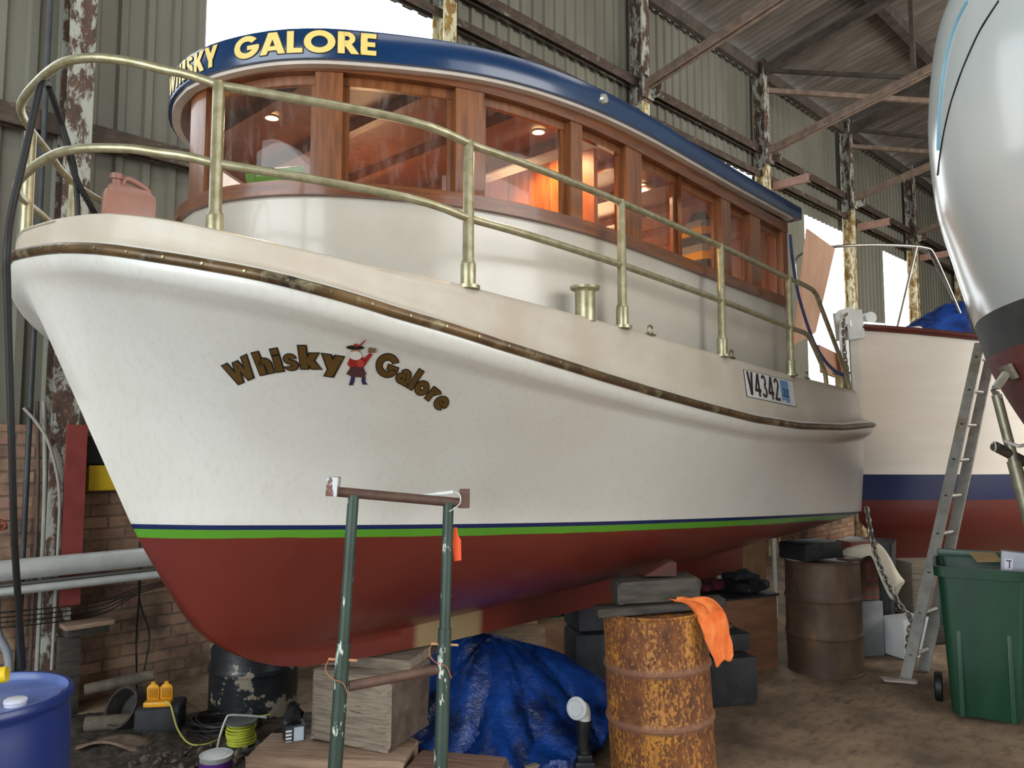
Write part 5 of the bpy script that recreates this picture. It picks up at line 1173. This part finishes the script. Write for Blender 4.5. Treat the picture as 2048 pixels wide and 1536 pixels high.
wbox('meter_box', (.26, .02, 1.765), (.2, .12, .2), BLACKW, 'black box above the yellow switch box, partly behind the stem', 'box')
wbox('wooden_shelf', (.16, -.2, .585), (.3, .18, .03), TIMBER2, 'small splintered wooden shelf on the foot post by the red column cover', 'shelf')
wbox('shelf_batten', (.16, -.2, .54), (.26, .1, .05), DARKW, 'dark batten beneath the splintered wooden shelf', 'batten')
wbox('foot_post', (.06, -.17, .26), (.13, .1, .51), DARKW, 'dark timber post carrying the small wooden shelf', 'post')
vw = MB(); cpos = Vector((-.36, -.1, 1.28)); vw.tube([cpos + Vector((.035 * math.cos(a), 0, .035 * math.sin(a))) for a in np.linspace(0, 2 * PI, 16, endpoint=False)], .006, 6, closed=True)
for a in (0, PI / 2): vw.tube([cpos + Vector((-.035 * math.cos(a), 0, -.035 * math.sin(a))), cpos + Vector((.035 * math.cos(a), 0, .035 * math.sin(a)))], .005, 6)
vv = empty('water_valve', (0, 0, 0), 0, 'small valve with a red wheel on the brick wall at the left edge', 'valve'); vv.matrix_world = WM @ Matrix.Translation((-.36, -.03, 1.28))
o = vw.obj('hand_wheel', RED, vv); o.matrix_parent_inverse = Matrix.Translation((.36, .03, -1.28))
vb = MB(); vb.tube([(-.36, -.09, 1.28), (-.36, .02, 1.28)], .012, 8); vb.tube([(-.42, -.03, 1.26), (-.30, -.03, 1.26)], .02, 8); o = vb.obj('valve_body', BRONZEE, vv); o.matrix_parent_inverse = Matrix.Translation((.36, .03, -1.28))
# outlet box on a black block with yellow lids
c = gp(300, 1478); ob_ = blk('rubber_block', (c.x, c.y + .14, .085), (.26, .24, .165), 12, BLACKW, 'black block on the dirt carrying the yellow power outlets', 'block', bev=.015)
ou = empty('power_outlet', (c.x + .0, c.y + .1, .17), math.radians(8), 'amber twin power outlet with both lids flipped up', 'outlet')
AMB = mat('amber plastic', 'c98a14', 'e0a01e', scale=8, rough=.35)
mb = MB(); mb.box((0, 0, .015), (.16, .09, .03), bev=.008); mb.obj('base', AMB, ou)
for sx in (-.04, .04):
    mb = MB(); mb.grid([rrect(.07, .012, .005, .035), rrect(.075, .014, .005, .045), rrect(.075, .014, .005, .11), rrect(.05, .012, .005, .125), rrect(.028, .012, .005, .13), rrect(.026, .012, .005, .145)], closed=True)
    mb.b.faces.new([mb.b.verts.new(v) for v in rrect(.026, .012, .005, .145)])
    l_ = mb.obj('lid', AMB, ou); l_.location = (sx, .03, -.005); l_.rotation_euler = (.1, 0, 0)
    mb = MB(); mb.box((0, -.009, .075), (.055, .004, .06), bev=.001); mb.obj('lid_recess', mat('darker amber', 'a8700e', rough=.4), l_)
p0 = Vector((c.x + .05, c.y + .08, .2)); e1 = gp(385, 1500); e2 = gp(450, 1462)
yc = cr([p0, p0 + Vector((.05, -.03, -.02)), Vector((p0.x + .13, p0.y - .1, .06)), e1 + Vector((0, 0, .03)), Vector((e1.x + .12, e1.y + .08, .03)), e2 + Vector((0, .05, .03)), gp(540, 1448) + Vector((0, 0, .06))], 6)
tag(MB().tube(yc, .0055, 8).obj('extension_lead', mat('faded yellow lead', 'a8a04a', 'b8b25e', rough=.6), auto=60), 'faded yellow extension lead running from the outlet to the timber stack', 'cable')
# coil of black cable
cc = MB(); k0 = gp(440, 1470)
for i in range(9):
    r = .12 + .05 * random.random(); c_ = Vector((k0.x + random.uniform(-.06, .06), k0.y + .06 + random.uniform(-.05, .05), 0))
    cc.tube([c_ + Vector((r * 1.3 * math.cos(a), r * math.sin(a), .012 + .009 * i + .012 * math.sin(2 * a + i))) for a in np.linspace(0, 2 * PI, 22, endpoint=False)], .006, 6, closed=True)
tag(cc.obj('cable_coil', BLACK), 'loose coil of black cable on the dirt before the mud smeared drum', 'cable')
# lime cord reel with a chrome hoop
c = gp(488, 1500); rl = empty('cord_reel', (c.x - .02, c.y + .0, .02), math.radians(15), 'reel wound with lime yellow cord beside the pinkish timber beam', 'cord reel')
LIME = mat('lime cord', 'a9b02a', 'c4ca42', scale=20, rough=.6)
mb = MB(); mb.lathe([(0, 0), (.11, 0), (.11, .01), (.05, .012), (.05, .14), (.09, .142), (.09, .15), (0, .15)], 28); mb.obj('spool', mat('grey spool', '4e5250', '60655f', rough=.6), rl)
mb = MB(); n = 14 * 22
mb.tube([Vector(((.078 + .006 * math.sin(i * .31)) * math.cos(2 * PI * i / 22), (.078 + .006 * math.sin(i * .31)) * math.sin(2 * PI * i / 22), .018 + .112 * i / n + .006 * math.sin(i * .13))) for i in range(n)], .0062, 6); mb.obj('cord', LIME, rl, auto=60)
mb = MB(); mb.tube(cr([(-.13, -.02, .0), (-.115, -.02, .08), (-.085, -.01, .17), (-.06, 0, .185), (.05, .02, .165), (.14, .04, .14)], 6), .007, 8); mb.obj('hoop', GALV, rl, auto=60)
# tin of paint with a purple label
c = px(432, 1500, 4.0); pt = empty('paint_tin', (-1.475, 3.78, 0), math.radians(10), 'paint tin with purple label and white lid at the bottom edge', 'paint tin')
c = gp(432, 1518, .18); pt.location = (c.x, c.y, 0.03)
mb = MB(); mb.lathe([(0, 0), (.078, 0), (.08, .004), (.08, .165), (.083, .17), (.083, .176), (.077, .178), (.07, .172), (0, .172)], 36); mb.obj('tin', GALV, pt)
mb = MB(); mb.lathe([(.0805, .02), (.0808, .02), (.0808, .15), (.0805, .15)], 36); lbm = mb.obj('label', mat('purple label', '5b2a86', '6a3796', rough=.4), pt)
mb = MB(); mb.lathe([(0, .181), (.055, .181), (.06, .178), (.071, .174)], 36); mb.obj('lid', WHITEPL, pt)
mb = MB(); x = 0
for ch_ in 'eool'.replace('e', 'r', 1):
    for el in GL[ch_][0]:
        mb.grid([[Vector((.0815 * math.sin((a + x) * .055 * 7 - .9), -.0815 * math.cos((a + x) * .055 * 7 - .9), .085 + b * .045)) for a, b in r] for r in gpoly(el, 0)])
    x += GL[ch_][1]
mb.obj('label_lettering', WHITEPL, lbm, auto=None, fix=False)
# black and white paint box beside the timber
c = px(588, 1452, 4.15); pbx = blk('paint_carton', (c.x, c.y, .325), (.1, .09, .12), 25, mat('black carton', '16181c', '20242a', rough=.5), 'small black and white paint carton on the beam left of the big block', 'carton', jit=0, bev=.002)
pbx.location = (c.x + .005, c.y - .02, .30)
for k in range(5): 
    mb = MB(); mb.box((-.033, -.0462, .035 - .018 * k), (.03, .002, .010)); mb.obj('printed_mark', WHITEPL, pbx)
mb = MB(); mb.box((.018, -.0462, 0), (.05, .002, .1)); mb.obj('printed_panel', mat('carton panel', '8fa0ad', 'a9b6bf', rough=.5), pbx)
bg_ = MB(); bg_.lathe([(0, 0), (.04, 0), (.045, .03), (.025, .06), (.03, .075), (0, .07)], 12)
for v in bg_.b.verts: v.co += Vector([random.uniform(-.01, .01) for _ in range(3)])
o = bg_.obj('black_bag', mat('black film', '101114', '26282c', rough=.25), auto=15); o.location = (c.x + .0, c.y - .01, .375); tag(o, 'crumpled black plastic on top of the paint carton', 'bag')
# pipe offcuts and brake drum left
c = gp(215, 1475)
dr_ = MB(); Rx = Matrix.Translation((c.x + .06, c.y + .12, .13)) @ Matrix.Rotation(math.radians(62), 4, Vector((1, -.5, 0))); dr_.lathe([(0, -.08), (.1, -.08), (.125, -.06), (.125, .05), (.13, .06), (.112, .06), (.108, -.05), (0, -.055)], 28, Rx); tag(dr_.obj('brake_drum', mat('dark cast iron', '1d1b1a', '3a342f', scale=12, rough=.75)), 'dark cast brake drum tipped on the dirt beside the black block', 'brake drum')
dr_ = MB(); a = gp(150, 1440) + Vector((0, .1, .16)); dr_.tube([a, a + Vector((.38, .18, .05))], .038, 16); tag(dr_.obj('pipe_offcut', mat('rust grey pipe', '4a4238', '6a5f50', scale=12, rough=.8)), 'rusty grey pipe offcut lying on the scrap beside the blue drum, upper of two', 'pipe')
dr_ = MB(); a = gp(160, 1475) + Vector((0, .05, .06)); dr_.tube([a, a + Vector((.26, .08, .0))], .045, 16); tag(dr_.obj('pipe_offcut', MATS['rust grey pipe']), 'fat pipe offcut low on the dirt beside the blue drum, lower of two', 'pipe')
rb_ = MB(); a = gp(230, 1500); rows = []
for i in range(10):
    f = i / 9; rows.append([Vector((a.x - .22 + .42 * f, a.y - .08 + .18 * k / 5, .02 + .055 * math.sin(f * PI) * (1 - .1 * k) + .012 * math.sin(k + 5 * f))) for k in range(6)])
rb_.grid(rows); o = rb_.obj('carpet_scrap', mat('brown underlay', '4c3a30', '7d6a58', scale=8, rough=.95)); sm = o.modifiers.new('s', 'SOLIDIFY'); sm.thickness = .014; tag(o, 'curled brown carpet scrap on the dirt before the black block', 'scrap')
# dirt and broken rubble
dt = MB(); nx, ny = 90, 60; rows = []
for i in range(nx + 1):
    r = []
    for k in range(ny + 1):
        x = -3.4 + 2.6 * i / nx; y = 3.0 + 2.4 * k / ny
        e = min(1, (x + 3.4) / .2, (-.8 - x) / .35, (5.4 - y) / .3, (y - 3.0) / .2)
        r.append(Vector((x, y, -.005 + max(0, e) * (.03 + random.uniform(-.012, .014) + .01 * math.sin(x * 9) * math.cos(y * 7)))))
    rows.append(r)
dt.grid(rows); WI = WM.inverted(); bmesh.ops.delete(dt.b, geom=[v for v in dt.b.verts if (WI @ v.co).y > -.0], context='VERTS')
DIRT = mat('dry dark soil', '2e2620', '5d5043', scale=14, rough=1, bump=.9, bscale=30, bd=.02, lo=.4, hi=.7, c3='7d7163', c3s=22, c3lo=.66, c3hi=.7)
o = dt.obj('dirt', DIRT, auto=180); tag(o, 'dark crumbly soil covering the floor at the lower left', 'dirt', kind='stuff')
rk = MB()
for i in range(900):
    x = random.uniform(-2.1, -.95); y = random.uniform(3.35, 4.7)
    if random.random() < .5: y = random.uniform(3.5, 4.1)
    s = random.choice((.008, .012, .016, .022, .03)) * random.uniform(.7, 1.2)
    M = Matrix.Translation((x, y, .03 + s * .2)) @ Matrix.Rotation(random.uniform(0, 6), 4, Vector((random.random(), random.random(), random.random() + .1)).normalized()) @ Matrix.Diagonal((s, s * random.uniform(.6, 1), s * random.uniform(.45, .8), 1))
    r = bmesh.ops.create_icosphere(rk.b, subdivisions=1, radius=1, matrix=M)
    for v in r['verts']: v.co += Vector([random.uniform(-.22, .22) * s for _ in range(3)])
o = rk.obj('rubble', mat('broken clods', '3a3029', '7a6d5e', scale=18, rough=1, bump=.6, bscale=60), auto=20); tag(o, 'broken clods and stones scattered on the dark soil', 'rubble', kind='stuff')
